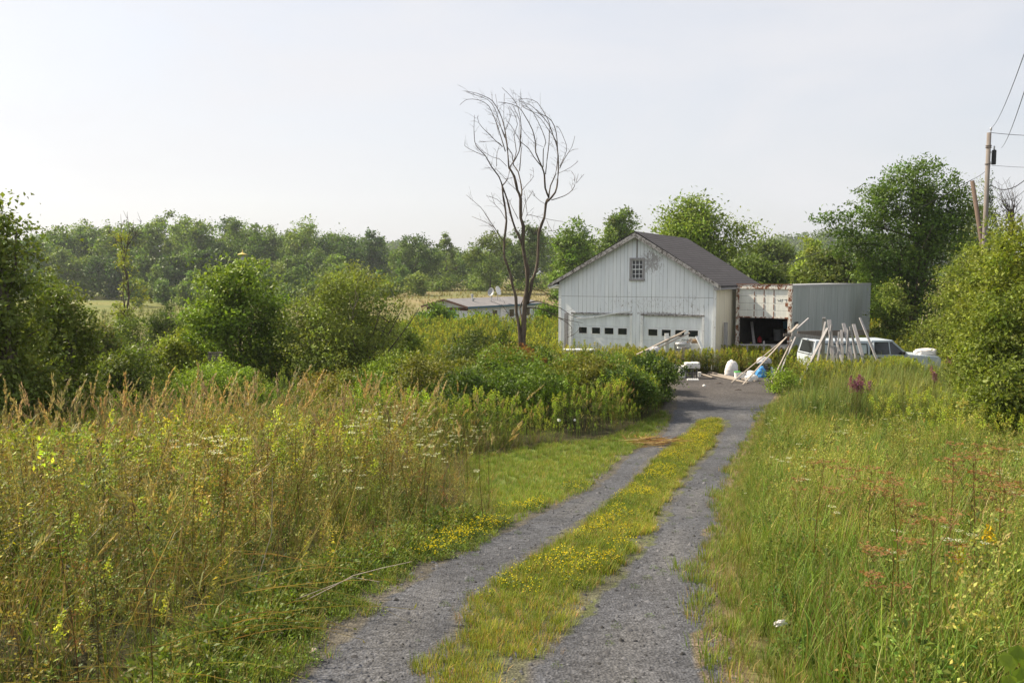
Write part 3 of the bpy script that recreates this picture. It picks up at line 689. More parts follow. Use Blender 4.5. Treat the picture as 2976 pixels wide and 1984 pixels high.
def lawn_and_strip():
    vb = VB()
    P = pts(11000, -1.2, lambda y: rL(y) + .0, 9.8, 24.6, lambda x, y: (x > lawnL(y) - .25) & (x < rL(y) + .05 + (vnoise(x, y, .4) - .5) * .3), .9)
    t = tint(len(P)) * tintP(P, 1.5, 2, .5); scatter(vb, T_TURF, P, rnd(len(P), .7, 1.3), t)
    P = pts(900, -1.2, 6, 9.8, 24.6, lambda x, y: (x > rL(y) - .45) & (x < rL(y) + .05), .9); scatter(vb, T_HERB, P, rnd(len(P), .4, .75), tint(len(P)) * [[1.1, .95, 1]])
    tag(vb.obj('lawn_grass', M_GRASS), 'short bright green mown grass left of the drive', 'lawn', None, 'stuff')
    # strip between the wheel tracks
    vb = VB(); j = lambda x, y, s: (fnoise(x, y, .6, s) - .5) * .5
    def strip(x, y, m=.0): m = m + .12 * (y < 7.5); return (x > rA(y) + .07 - m + j(x, y, 1)) & (x < rB(y) - .07 + m + j(x, y, 5))
    SA = lambda y: rA(y) - .25; SB = lambda y: rB(y) + .25
    P = pts(12000, SA, SB, 4.2, 23.2, strip, 1.1); r = RNG.rand(len(P)); full = smooth(6.6, 8.2, P[:, 1])
    keep = RNG.rand(len(P)) < .8 + .2 * full; P = P[keep]; full = full[keep]
    scatter(vb, T_TURF, P, rnd(len(P), .6, 1.2) * (.85 + .35 * full), tint(len(P)) * tintP(P, .8, 7, .8) * [[1.15, 1, .9]])
    P = pts(2600, SA, SB, 4.2, 23.2, lambda x, y: strip(x, y, -.05), .9); scatter(vb, T_HERB, P, rnd(len(P), .35, .7) * (.55 + .5 * smooth(6.6, 8.2, P[:, 1])), tint(len(P), .2) * tintP(P, .7, 3, .9) * [[1.15, 1, .9]])
    P = pts(1500, SA, SB, 4.2, 23.2, lambda x, y: strip(x, y, .1), .9); scatter(vb, T_STRAW, P, rnd(len(P), .12, .25), tint(len(P)))
    P = pts(240, rL, rR, 4.6, 20, None, .9); scatter(vb, T_HERB, P, rnd(len(P), .1, .35), tint(len(P)))
    tag(vb.obj('strip_grass', M_GRASS), 'low grass and clover growing between the two wheel tracks', 'grass', None, 'stuff')
    vb = VB()
    P = pts(2300, SA, SB, 6.9, 23.1, lambda x, y: strip(x, y, -.04) & (RNG.rand(len(x)) < .05 + .75 * smooth(.42, .62, fnoise(x, y, .8, 8))) & (x < rB(y) - .22 * smooth(9, 12, y) * (1 - smooth(19, 21, y))), 1.0)
    scatter(vb, T_TREF, P, rnd(len(P), .7, 1.1), tint(len(P), .08, .04))
    # patches at the foot of the left weeds
    P = pts(330, lambda y: rL(y) - .65, lambda y: rL(y) - .02, 4.9, 14, lambda x, y: (np.abs(x - rL(y) + .32) < .3) & (RNG.rand(len(x)) < smooth(.5, .66, fnoise(x, y, 1.0, 12))), 1.0)
    scatter(vb, T_TREF, P, rnd(len(P), .8, 1.3), tint(len(P), .1, .04))
    tag(vb.obj('trefoil_flowers', M_LEAF), 'small bright yellow flowers in the grass strip and at the drive edge', 'flowers', None, 'stuff')
    # low green edge under the weeds
    vb = VB(); P = pts(1700, lambda y: rL(y) - .9, lambda y: rL(y) + .2, 4.2, 10.6, lambda x, y: (x < rL(y) + .02 + (vnoise(x, y, .5) - .5) * .4) & (x > rL(y) - .9), 1.0)
    r = RNG.rand(len(P)); m = r < .55; d = rL(P[:, 1]) - P[:, 0]; s = .5 + .9 * smooth(0, .8, d)
    scatter(vb, T_HERB, P[m], s[m] * rnd(m.sum(), .7, 1.2), tint(m.sum(), .25) * [[1.35, 1.15, 1]]); scatter(vb, T_TURF, P[~m], s[~m] * 1.8, tint((~m).sum()))
    tag(vb.obj('edge_herbs', M_LEAF), 'low dark green leaves along the left edge of the drive', 'weeds', None, 'stuff')
lawn_and_strip()

def right_field():
    eR = lambda y: rR(y) - .02
    hR = lambda P: .2 + .8 * smooth(.0, .8, P[:, 0] - rR(P[:, 1])) 
    vb = VB(); P = pts(26000, eR, 20, 3.6, 27, None, 1.05)
    r = RNG.rand(len(P)); h = hR(P) * rnd(len(P), .6, 1.15) * .8 * (.65 + .75 * fnoise(P[:, 0], P[:, 1], 1.3, 16)); far = smooth(8, 20, P[:, 1])
    for T, lo, hi in ((T_BLADE, 0, .46), (T_WIDE, .46, .74), (T_STRAW, .74, .84), (T_REEDG, .84, .88), (T_OLIVE, .88, .92), (T_BFORB, .92, .95), (T_FORB, .95, 1)):
        m = (r >= lo) & (r < hi); hh = h[m] * (.7 if T is T_REEDG else 1)
        scatter(vb, T, P[m], hh, tint(m.sum(), .2) * tintP(P[m], 1.6, 5, .8) * [[1.08, 1.1, .95]], RNG.normal(.06, .14, (m.sum(), 2)))
    tag(vb.obj('meadow_grass', M_GRASS), 'tall yellow green meadow grass right of the drive', 'grass', None, 'stuff')
    vb = VB(); P = pts(4600, lambda y: rR(y) - .4, lambda y: rR(y) + .55, 3.8, 26, lambda x, y: (x < rR(y) + .55) & (x > rR(y) - .12 + (fnoise(x, y, .8) - .5) * .5), 1.0)
    m = RNG.rand(len(P)) < .35; scatter(vb, T_TURF, P[m], rnd(m.sum(), .6, 1.6), tint(m.sum())); P = P[~m]
    scatter(vb, T_STRAW, P, rnd(len(P), .1, .3), tint(len(P)) * .8, RNG.normal(0, .5, (len(P), 2)))
    tag(vb.obj('dry_grass', M_GRASS), 'short straw coloured dead grass along the right edge of the drive', 'grass', None, 'stuff')
    vb = VB(); P = pts(120, lambda y: rR(y) + .2, 14, 5, 24, None, .6); scatter(vb, T_LACE, P, rnd(len(P), .7, 1.0) * hR(P) * .9, tint(len(P), .05, .02))
    tag(vb.obj('lace_flowers', M_LEAF), 'white lace flowers scattered through the right meadow', 'flowers', None, 'stuff')
    vb = VB(); P = pts(110, 3.4, 8, 4.6, 10, lambda x, y: x > rR(y) + .9, 1.0); scatter(vb, T_DRY, P, rnd(len(P), .6, .85), tint(len(P)))
    P = pts(6, 2.5, 8, 4.4, 10, lambda x, y: x > rR(y) + .8, 1.0); scatter(vb, T_GOLDY, P, rnd(len(P), .5, .8), tint(len(P)) * [[1.2, 1, .8]])
    P = pts(900, 5, 18, 16, 24, lambda x, y: (x > rR(y) + 3) & (fnoise(x, y, 3, 6) > .42), .5); scatter(vb, T_GOLD, P, rnd(len(P), .7, .95), tint(len(P)) * [[1.15, 1.1, .9]])
    P = pts(420, lambda y: 13.7 + 0 * y, lambda y: 14.5 + 0 * y, 29.8, 31.2, None, .1); scatter(vb, T_GOLD, P, rnd(len(P), .7, .9), tint(len(P)))
    tag(vb.obj('goldenrod', M_LEAF), 'soft green goldenrod band in front of the right bushes', 'weeds', None, 'stuff')
    vb = VB(); P = pts(3600, lambda y: rR(y) + .2, 19, 21.5, 31.4, lambda x, y: free(x, y) & (fnoise(x, y, 3, 7) > .36), .4)
    scatter(vb, T_CAT, P, rnd(len(P), .62, .95) * (.5 + .5 * smooth(.2, 1.5, P[:, 0] - rR(P[:, 1]))) * lowfront(P), tint(len(P)) * tintP(P, 3, 8))
    tag(vb.obj('cattails', M_GRASS), 'tall narrow cattail leaves in front of the parked truck', 'cattails', None, 'stuff')
right_field()

def mid_fields():
    # goldenrod band between lawn and thicket
    yl = lambda x: np.interp(x, [-3.5, -.75, -.3, 1.06, 2.77, 3.93, 4.6, 5.2], [17.0, 17.8, 18.3, 19.5, 20.84, 23.2, 24.4, 26])
    vb = VB(); P = pts(7500, -3.5, 5.2, 17.4, 27.5, lambda x, y: (y > yl(x) + .02) & (y < yl(x) + 2.4) & (x < rL(y) - .3) & (RNG.rand(len(x)) < .25 + .9 * fnoise(x, y, 1.1, 21)), .2)
    d = P[:, 1] - yl(P[:, 0]); h = (.24 + .5 * smooth(0, 1.7, d)) * (.45 + 1.35 * fnoise(P[:, 0], P[:, 1], 1.2, 5))
    r = RNG.rand(len(P)); m = r < .6
    scatter(vb, T_GOLD, P[m], h[m] * rnd(m.sum(), .85, 1.3), tint(m.sum()) * tintP(P[m], 1.3, 2, 1.0) * [[1.0, 1.08, .9]])
    scatter(vb, T_REEDG, P[~m], h[~m] * 1.1, tint((~m).sum()))
    tag(vb.obj('goldenrod_bank', M_LEAF), 'bright green goldenrod and yellow grass standing between lawn and thicket', 'weeds', None, 'stuff')
    # yellow weeds between thicket and the buildings
    vb = VB(); P = pts(9000, -14, 24, 27, 60, lambda x, y: free(x, y) & ((y > 31.5) | (x > rR(y) + .3)), .3); r = RNG.rand(len(P))
    k = smooth(.38, .62, fnoise(P[:, 0], P[:, 1], 5, 2)); m = r < .35 + .5 * k; far = 1 + .5 * smooth(40, 60, P[:, 1])
    hh = rnd(len(P), .75, 1.1) * (1 - .2 * (P[:, 1] < 37) * (P[:, 0] > 3) * (P[:, 0] < 12)) * (1 - .45 * (np.abs(P[:, 0] - rR(P[:, 1])) < .8) * (P[:, 1] < 34))
    hh = hh * lowfront(P); scatter(vb, T_FARG, P[m], (hh * far)[m], tint(m.sum()) * tintP(P[m], 4, 3, .6)); scatter(vb, T_FARTUFT, P[~m], hh[~m], tint((~m).sum()) * tintP(P[~m], 4, 1, .8))
    P = np.concatenate([pts(420, lambda y: 10.2 + 0 * y, lambda y: 13.4 + 0 * y, 29.0, 31.6, lambda x, y: (x > rR(y) + .2) & free(x, y), .1), pts(1500, lambda y: 4.5 + 0 * y, lambda y: 13 + 0 * y, 34.0, 38.5, lambda x, y: free(x, y), .1), pts(500, lambda y: -1 + 0 * y, lambda y: 8 + 0 * y, 32, 39, lambda x, y: free(x, y), .1)]); m = RNG.rand(len(P)) < .7
    scatter(vb, T_FARG, P[m], rnd(m.sum(), .7, 1.02), tint(m.sum()) * tintP(P[m], 2, 3, .6)); scatter(vb, T_DRY, P[~m], rnd((~m).sum(), .6, .9), tint((~m).sum()) * [[1.5, 1.6, 1.1]])
    tag(vb.obj('yellow_weeds', M_LEAF), 'yellow green flowering weeds around the barn and trailer', 'weeds', None, 'stuff')
    vb = VB(); P = pts(5200, -60, 60, 60, 215, lambda x, y: free(x, y), .8)
    t = tint(len(P)); k = smooth(-45, -15, P[:, 0])[:, None] * smooth(85, 120, P[:, 1])[:, None]; t = t * (.6 + k * np.array([[.6, .25, .5]]))
    scatter(vb, T_FARTUFT, P, rnd(len(P), .6, 1.0), t); tag(vb.obj('field_grass', M_GRASS), 'tan and green rough grass of the far field', 'grass', None, 'stuff')
mid_fields()

# ------------------------------------------------------------------ trees and shrubs
def lobes_for(w, dpt, h, zb, n, r):
    """uneven set of ellipsoids filling a crown of width w, from zb to h"""
    L = [(0, 0, (zb + h) / 2, w * .33, dpt * .33, (h - zb) * .42)]
    for i in range(n):
        a = r.rand() * 6.28; t = r.rand(); rad = math.sqrt(r.rand()) * .78; z = zb + (h - zb) * (.12 + .76 * t)
        k = math.sqrt(max(.08, 1 - (2 * t - .85) ** 2 * .8)); s = r.uniform(.13, .24)
        L.append((math.cos(a) * w / 2 * rad * k, math.sin(a) * dpt / 2 * rad * k, z, w * s, dpt * s, (h - zb) * s * .95))
    return L
def crown_leaves(vb, lobes, ncl, per, clump, ll, lw, col, r, flat=.6, hole=None, droop=0., var=.22, cvar=.17, sprig=.11):
    L = np.array(lobes); vol = (L[:, 3] * L[:, 4] * L[:, 5]) ** (2 / 3); i = r.choice(len(L), ncl, p=vol / vol.sum())
    d = unit(r.normal(0, 1, (ncl, 3))); rad = r.rand(ncl) ** .4; sp = r.rand(ncl) < sprig; rad[sp] = r.uniform(.95, 1.2, sp.sum())
    cp = L[i, :3] + d * L[i, 3:6] * rad[:, None]
    cc = np.array(col)[None] * [[1.72, 1.68, 1.15]] * (1 + r.normal(0, cvar, (ncl, 1))) * (1 + r.normal(0, .05, (ncl, 3)))
    n = ncl * per; j = np.repeat(np.arange(ncl), per)
    g = r.normal(0, 1, (n, 3)); P = cp[j] + g * clump * [[1, 1, flat]] * (r.uniform(.5, 1.35, ncl) * np.where(sp, .55, 1))[j][:, None]
    sz = max(L[:, 3].max(), .3); q = P / (sz * .42); ph = r.rand(3) * 6; hol = np.sin(q[:, 0] * 2.1 + ph[0] + np.sin(q[:, 2] * 1.7)) + np.sin(q[:, 1] * 1.9 + ph[1]) + np.sin(q[:, 2] * 2.6 + ph[2] + q[:, 0])
    kp = (hol > -1.15) | (r.rand(n) < .2); P, g, j = P[kp], g[kp], j[kp]; n = len(P)
    D = unit(g) * .6 + unit(r.normal(0, 1, (n, 3))) + [0, 0, -droop]; Nn = unit(r.normal(0, 1, (n, 3))) * .8 + d[j] * .5 + [0, 0, .6]
    s = r.uniform(.45, 1.4, n) * r.uniform(.8, 1.25, ncl)[j]; vb.leaves(P, D, Nn, ll * s, lw * s, np.clip(cc[j] * (1 + r.normal(0, var, (n, 1))), .005, 1)); return cp
def limb(g, p0, p1, r0, r1, r, seg=5, k=5, sag=.0, wob=.06):
    p0 = np.array(p0); p1 = np.array(p1); L = np.linalg.norm(p1 - p0); pts_ = []
    for i in range(k):
        t = i / (k - 1); q = p0 + (p1 - p0) * t; q = q + r.normal(0, wob * L * .3, 3) * (0 < i < k - 1); q[2] += math.sin(t * math.pi) * L * sag; pts_.append(q)
    g.tube(pts_, list(np.linspace(r0, r1, k)), seg); return pts_

def tree(name, label, cat, x, y, w, h, zb=.25, col=GR, leaf=.12, ncl=260, per=60, nl=9, seed=0, trunk=.16, stems=1, mat=None, group=None, clump=None, extra=(), bare=(), flat=.6, dpt=None, droop=0, nlimb=26, lw=.5, sprig=.11, kids=('trunk', 'crown'), lobes=None, tt=None, fan=.18):
    r = np.random.RandomState(seed + 100); z0 = float(zf(x, y)) - .08
    o = empty(name, (x, y, z0), 0, label, cat, group); dpt = dpt or w; zb_ = h * zb
    L = lobes or lobes_for(w, dpt, h, zb_, nl, r); L = list(L) + list(extra); vb = VB(); clump = clump or w * .055
    cp = crown_leaves(vb, L, ncl, per, clump, leaf, leaf * lw, col, r, flat, droop=droop, sprig=sprig); g = G()
    tops = []
    for s in range(stems):
        a = r.rand() * 6.28; k = 0 if stems == 1 else w * fan * r.uniform(.5, 1.2); b = (math.cos(a) * .08 * (stems > 1) * w * .3, math.sin(a) * .08 * (stems > 1) * w * .3, 0)
        e = (math.cos(a) * k, math.sin(a) * k, (tt or (zb_ + (h - zb_) * .6))); p = limb(g, b, e, trunk, trunk * .25, r, 8, 7, 0, .05); tops.append(p)
    for i in r.permutation(len(cp))[:nlimb]:
        p = tops[r.randint(len(tops))]; c = cp[i]; below = [q for q in p if q[2] < c[2] - .05 * h] or [p[0]]
        q = below[-1] if r.rand() < .6 else below[r.randint(len(below))]; limb(g, q, c, trunk * .3, trunk * .05, r, 5, 5, .04, .12)
    for b in bare:
        g.tube(b, list(np.linspace(trunk * .3, .012, len(b))), 4)
        for q in range(6):
            i = r.randint(1, len(b)); t0 = Vector(b[i]) * r.uniform(.96, 1); g.tube([t0, t0 + Vector((r.uniform(-.4, .4), r.uniform(-.2, .2), r.uniform(.15, .6)))], [.014, .007], 3)
    g.build(kids[0], mat or M_BARK, o, sm=True); vb.obj(kids[1], M_LEAF, o); return o
def shrub(name, label, cat, x, y, w, h, **k):
    k.setdefault('zb', .02); k.setdefault('stems', 4); k.setdefault('trunk', .035); k.setdefault('kids', ('stems', 'foliage')); return tree(name, label, cat, x, y, w, h, **k)
def place(cx, top, wd, d):
    """overview pixels + distance -> x, width, height above the ground there"""
    p = at(cx, top, d); w = wd * 1.26531 / F * d; return p.x, w, p.z - float(zf(p.x, d))
def treeD(kind, name, label, cat, cx, top, wd, d, **k):
    x, w, h = place(cx, top, wd, d); h *= 1.04; return kind(name, label, cat, x, d, w, h, **k)

# thicket in the middle
TH = [(-3.6, 23.5, 2.4, 1.15, GR, 'low leafy shrub at the left end of the thicket, nearest the tan seed heads'),
      (-2.5, 24.2, 2.8, 1.5, OL, 'olive shrub in the thicket with long arching grass stems before it'),
      (-.9, 22.3, 2.7, 1.5, GD, 'dark green shrub at the front of the thicket left of the tall goldenrod'),
      (.8, 22.6, 2.6, 1.75, GR, 'rounded dense shrub at the front of the thicket in its middle'),
      (2.1, 24.6, 2.9, 1.5, OL, 'broad shrub with reddish brown tips in the middle of the thicket'),
      (3.3, 25.6, 2.4, 1.3, GR, 'shrub behind the yellow grass bank near the drive'),
      (4.3, 26.4, 2.2, 1.4, GD, 'dark shrub at the right end of the thicket casting shade on the drive'),
      (2.8, 29.0, 3.2, 1.15, GR, 'wide shrub at the back of the thicket below the barn doors'),
      (.9, 28.6, 2.8, 1.4, GD, 'dark shrub at the back of the thicket right of the dead tree'),
      (-.8, 26.0, 2.6, 1.6, OL, 'shrub in the thicket just before the dead tree'),
      (-3.6, 27.5, 2.8, 1.5, GL, 'light green shrub at the back left of the thicket'),
      (4.9, 29.0, 1.8, 1.0, GL, 'shrub at the back right corner of the thicket beside the yard'),
      (3.2, 23.9, 1.9, 1.2, GD, 'low dark shrub in the front row of the thicket nearest the grass verge'),
      (-.2, 24.4, 2.6, 1.7, GR, 'tall shrub in the middle row of the thicket behind the two front ones'),
      (-5.0, 24.6, 2.4, 1.0, OL, 'low olive shrub between the reddish grass and the left end of the thicket')]
for i, (x, y, w, h, c, lb) in enumerate(TH):
    shrub('shrub', lb, 'shrub', x, y, w * 1.2, h * 1.17, col=tuple(np.array(c) * [.9, .86, .85]), leaf=.075, ncl=190, per=75, clump=.15, nl=10, seed=i, group='shrubs of the thicket beside the drive', nlimb=14, lw=.55)
shrub('reddish_bush', 'dark bush with rusty brown leaves at the foot of the dead tree', 'bush', .4, 27.0, 1.9, 2.0, col=(.12, .055, .025), leaf=.07, ncl=90, per=60, clump=.14, seed=31)
shrub('dark_bush', 'dark feathery bush just left of the dead tree', 'bush', -1.3, 27.6, 2.8, 2.6, col=(.045, .064, .02), leaf=.08, ncl=300, per=60, clump=.14, seed=32)
shrub('low_shrub', 'low bright green shrub mound left of the thicket under the bushy trees', 'shrub', -8.9, 25.5, 4.4, 1.45, col=GL, leaf=.08, ncl=200, per=65, clump=.16, seed=33)
shrub('low_shrub', 'low brown and green shrub below the multi stemmed tree', 'shrub', -5.8, 26.0, 3.0, 1.1, col=(.11, .09, .035), leaf=.07, ncl=150, per=65, clump=.15, seed=34)
# bushy trees in the left middle
treeD(tree, 'leafy_tree', 'rounded leafy green tree with a dark base, left of the multi stemmed tree', 'tree', 533, 602, 265, 32, zb=.04, col=(.095, .138, .028), leaf=.13, ncl=400, per=75, seed=1, trunk=.09, stems=3, nl=14, lw=.6, clump=.26)
treeD(tree, 'spreading_tree', 'spreading grey green tree with many bare stems fanning from its base', 'tree', 808, 598, 330, 30.5, zb=.05, col=(.105, .13, .042), leaf=.1, ncl=620, per=70, seed=2, trunk=.045, stems=12, nl=22, lw=.5, clump=.27, nlimb=60, fan=.4)
treeD(tree, 'dark_tree', 'big dark leafy tree cut off by the left edge of the photo', 'tree', 0, 515, 320, 18, extra=[(-.1, 0, 5.45, .45, .45, .5), (-.5, 0, 4.9, .9, .9, .7), (.5, 0, 4.9, .4, .4, .5)], zb=.04, col=(.075, .098, .028), leaf=.1, ncl=640, per=56, seed=3, trunk=.14, stems=3, nl=18, lw=.6, clump=.24, nlimb=60)
treeD(tree, 'dark_tree', 'dark lower tree at the left behind the reed grass, right of the big dark tree', 'tree', 125, 650, 185, 20.5, zb=.02, col=(.085, .11, .03), leaf=.08, ncl=440, per=60, seed=4, trunk=.08, stems=4, nl=12, lw=.55, clump=.2)
treeD(tree, 'sapling', 'thin tree with a bare twiggy top and few yellowing leaves', 'tree', 285, 520, 95, 48, zb=.12, col=(.14, .16, .04), leaf=.16, ncl=70, per=24, seed=5, trunk=.09, stems=1, nl=8, tt=6.2,
    bare=[[(0, 0, 5.5), (.2, 0, 6.3), (.5, .1, 7.2)], [(0, 0, 5.2), (-.2, 0, 6.4), (-.15, 0, 7.4)], [(.2, 0, 6.2), (.7, 0, 6.9), (1.0, 0, 7.6)], [(0, 0, 5.8), (-.5, 0, 6.5), (-.9, 0, 7.0)], [(.1, 0, 6), (.25, .1, 7), (.2, 0, 7.9)]])
for i, q in enumerate([(250, 745, 150, 30, (.08, .105, .03), 'shrub just right of the dark lower tree'), (450, 720, 110, 36, (.07, .1, .028), 'shrub tucked behind the left side of the leafy tree'), (650, 700, 120, 38, (.08, .115, .03), 'taller shrub filling the gap behind the two bushy trees'), (930, 740, 100, 34, (.085, .12, .03), 'shrub right of the spreading tree'), (368, 690, 110, 46, (.05, .075, .022), 'dark round shrub left of the rounded leafy tree'), (300, 715, 120, 38, (.085, .12, .03), 'green shrub between the dark tree and the leafy tree'),
    (215, 725, 90, 30, (.12, .11, .075), 'grey twiggy shrub half dead beside the dark tree'), (400, 765, 130, 30, (.14, .17, .035), 'yellow green shrub low beside the leafy tree'), (290, 790, 190, 25, (.075, .1, .028), 'low shrub behind the reed grass seed heads'),
    (690, 770, 120, 33, (.1, .13, .03), 'light shrub in the gap between the two bushy trees')]):
    treeD(shrub, 'shrub', q[5], 'shrub', *q[:4], col=q[4], leaf=.1, ncl=170, per=55, seed=40 + i, clump=.18)
# shrubs by the mobile home
for i, q in enumerate([(1010, 700, 90, 60, GR, 'green bush in front of the left end of the mobile home'), (1110, 712, 110, 60, (.1, .14, .03), 'light green bush in front of the mobile home wall'), (1255, 700, 60, 60, GR, 'bush between the mobile home and the barn corner'),
    (965, 715, 60, 62, GD, 'dark bush left of the mobile home'), (1065, 738, 70, 55, GL, 'low bush before the mobile home')]):
    treeD(shrub, 'bush', q[5], 'bush', *q[:4], col=q[4], leaf=.2, ncl=90, per=50, seed=60 + i, clump=.3, group='bushes around the mobile home')
# far row of shrubs behind the mobile home
for i, q in enumerate([(985, 632, 60), (1030, 625, 70), (1085, 632, 70), (1140, 625, 70), (1190, 645, 60), (1245, 630, 70), (1100, 650, 60), (1010, 650, 60)]):
    treeD(shrub, 'far_shrub', ['leftmost', 'second from left', 'middle', 'tall middle', 'low', 'rightmost', 'front middle', 'front left'][i] + ' pale shrub in the row across the tan field behind the mobile home', 'shrub', *q, 185 - 3 * (i > 5), col=(.1, .14, .045), leaf=.5, ncl=50, per=26, seed=80 + i, clump=.8, group='far shrubs behind the mobile home', nlimb=3)
# individual trees, middle and right
TT = [('round_tree', 'round dark tree standing behind the mobile home left end', 955, 548, 115, 190, (.045, .075, .03), .55, 130), ('slim_tree', 'slim pale tree right of the round dark tree', 1026, 540, 50, 205, (.09, .125, .045), .5, 60),
    ('broad_tree', 'grey green tree left of the dead tree trunk', 1125, 533, 110, 170, (.075, .105, .04), .5, 110), ('dark_oak', 'dark broad tree right behind the dead tree', 1215, 523, 130, 165, (.045, .07, .032), .5, 130),
    ('bright_tree', 'rounded mid green tree at the left of the barn roof', 1318, 526, 135, 105, (.085, .135, .03), .38, 300), ('feathery_tree', 'tree with feathery top behind the barn ridge', 1425, 504, 135, 115, (.075, .115, .038), .4, 320),
    ('large_tree', 'large yellow green tree behind the barn roof with arching branches on its right', 1600, 480, 310, 68, (.1, .14, .032), .25, 900), ('willow_tree', 'grey green tree between the large tree and the trailer', 1780, 558, 130, 115, (.07, .1, .04), .42, 260),
    ('pale_tree', 'small pale yellow green tree above the trailer', 1872, 552, 115, 92, (.14, .18, .05), .32, 230), ('shade_tree', 'dark low tree left behind the trailer', 1745, 602, 190, 62, (.065, .095, .03), .24, 420),
    ('olive_tree', 'dark olive tree directly behind the trailer roof', 1905, 588, 200, 60, (.062, .08, .03), .24, 460), ('hedge_tree', 'green leaning tree between the trailer and the elm', 1990, 600, 110, 58, (.09, .125, .03), .24, 340)]
for i, (nm, lb, cx, top, wd, d, c, lf, nc) in enumerate(TT):
    ex = []
    if nm == 'large_tree':
        ex = [(3.2, 0, 8.3, .8, .8, .35), (4.0, 0, 8.1, .6, .6, .3), (4.7, 0, 7.7, .5, .5, .25), (2.2, 0, 8.6, .8, .8, .4), (4.2, .3, 6.9, .7, .7, .35)]
    treeD(tree, nm, lb, 'tree', cx, top, wd, d, zb=.08, col=c, leaf=lf, ncl=nc, per=55, seed=120 + i, trunk=.15, nl=13, clump=wd * 1.265 / F * d * .06, extra=ex, nlimb=8)
# the elm on the right
x, w, h = place(2090, 352, 300, 50)
EL = [(-4.9, .2, h - 3.75, .9, .4, .18), (-4.4, 0, h - 4.6, .8, .5, .3), (0.2, 0, h * .55, 2.6, 2.4, 2.7), (.3, 0, h - 2.0, 2.0, 2.0, 1.7), (1.9, 0, h - 2.6, 1.4, 1.5, 1.5), (-1.4, 0, h - 3.0, 1.8, 1.6, 1.4), (2.7, 0, h - 3.6, 1.0, 1.2, 1.2), (-2.6, 0, h - 4.3, 1.4, 1.2, 1.0), (-3.7, .2, h - 3.9, 1.0, .8, .45), (-4.5, .2, h - 3.7, .8, .5, .25),
      (-3.2, 0, h - 5.3, 1.2, 1, .8), (-1.9, 0, h - 6.3, 1.6, 1.4, 1.1), (1.6, 0, h - 5.0, 1.6, 1.5, 1.8), (.8, 0, h - 7.2, 1.5, 1.5, 1.6), (-1.0, 0, 3.2, 1.6, 1.5, 1.5), (.9, 0, h - .6, .7, .7, .5), (-.9, 0, h - 1.4, .8, .7, .5), (1.2, 0, 2.4, 1.3, 1.4, 1.3)]
tree('elm_tree', 'tall dark green elm with a long branch reaching left over the trailer', 'tree', x, 50, w, h, col=(.058, .098, .024), leaf=.17, ncl=900, per=50, seed=7, trunk=.2, stems=3, lobes=EL, clump=.34, nlimb=60, lw=.5)
treeD(shrub, 'round_bush', 'round bush standing against the right end of the trailer', 'bush', 2050, 655, 105, 45, col=(.095, .125, .035), leaf=.14, ncl=220, per=55, seed=8, clump=.26)
treeD(tree, 'grey_willow', 'grey green tree behind the utility pole', 'tree', 2235, 445, 120, 60, zb=.15, col=(.095, .12, .06), leaf=.2, ncl=220, per=50, seed=9, trunk=.12, nl=10, clump=.4, lw=.35)
RB_ = [(2235, 560, 180, 33, (.105, .14, .032), 'tall yellow green bush right of the elm, below the leaning pole'), (2300, 530, 190, 27, (.12, .155, .034), 'bright bush in front of the utility pole'), (2345, 505, 210, 23.5, (.125, .16, .03), 'yellow green bush cut by the right edge, tallest of the right bushes'),
    (2275, 700, 190, 25, (.1, .135, .03), 'wide bush at the right with thin bare twigs across it'), (2345, 650, 220, 21.5, (.095, .13, .028), 'dense bush at the right edge behind the meadow'), (2150, 735, 120, 37, (.1, .135, .03), 'low bush beside the front of the truck'),
    (2265, 848, 120, 23, (.085, .12, .026), 'low dark bush at the truck hood beside the cattails'), (2310, 850, 120, 19, (.09, .125, .028), 'small bush low at the right edge above the meadow')]
for i, q in enumerate(RB_):
    treeD(shrub, 'bush', q[5], 'bush', *q[:4], col=tuple(np.array(q[4]) * [.92, .86, .95]), leaf=.1, ncl=[480, 450, 480, 400, 440, 170, 220, 150][i], per=58, seed=200 + i, clump=.24, nl=22, sprig=.3, group='bushes along the right side', nlimb=40, stems=6, zb=.03)
x, w, h = place(1745, 905, 60, 28.5)
shrub('low_bush', 'small leafy bush at the right corner of the yard', 'bush', at(1800, 900, 28.6).x - .1, 28.6, 1.5, .95, col=GL, leaf=.07, ncl=70, per=60, seed=215, clump=.12)

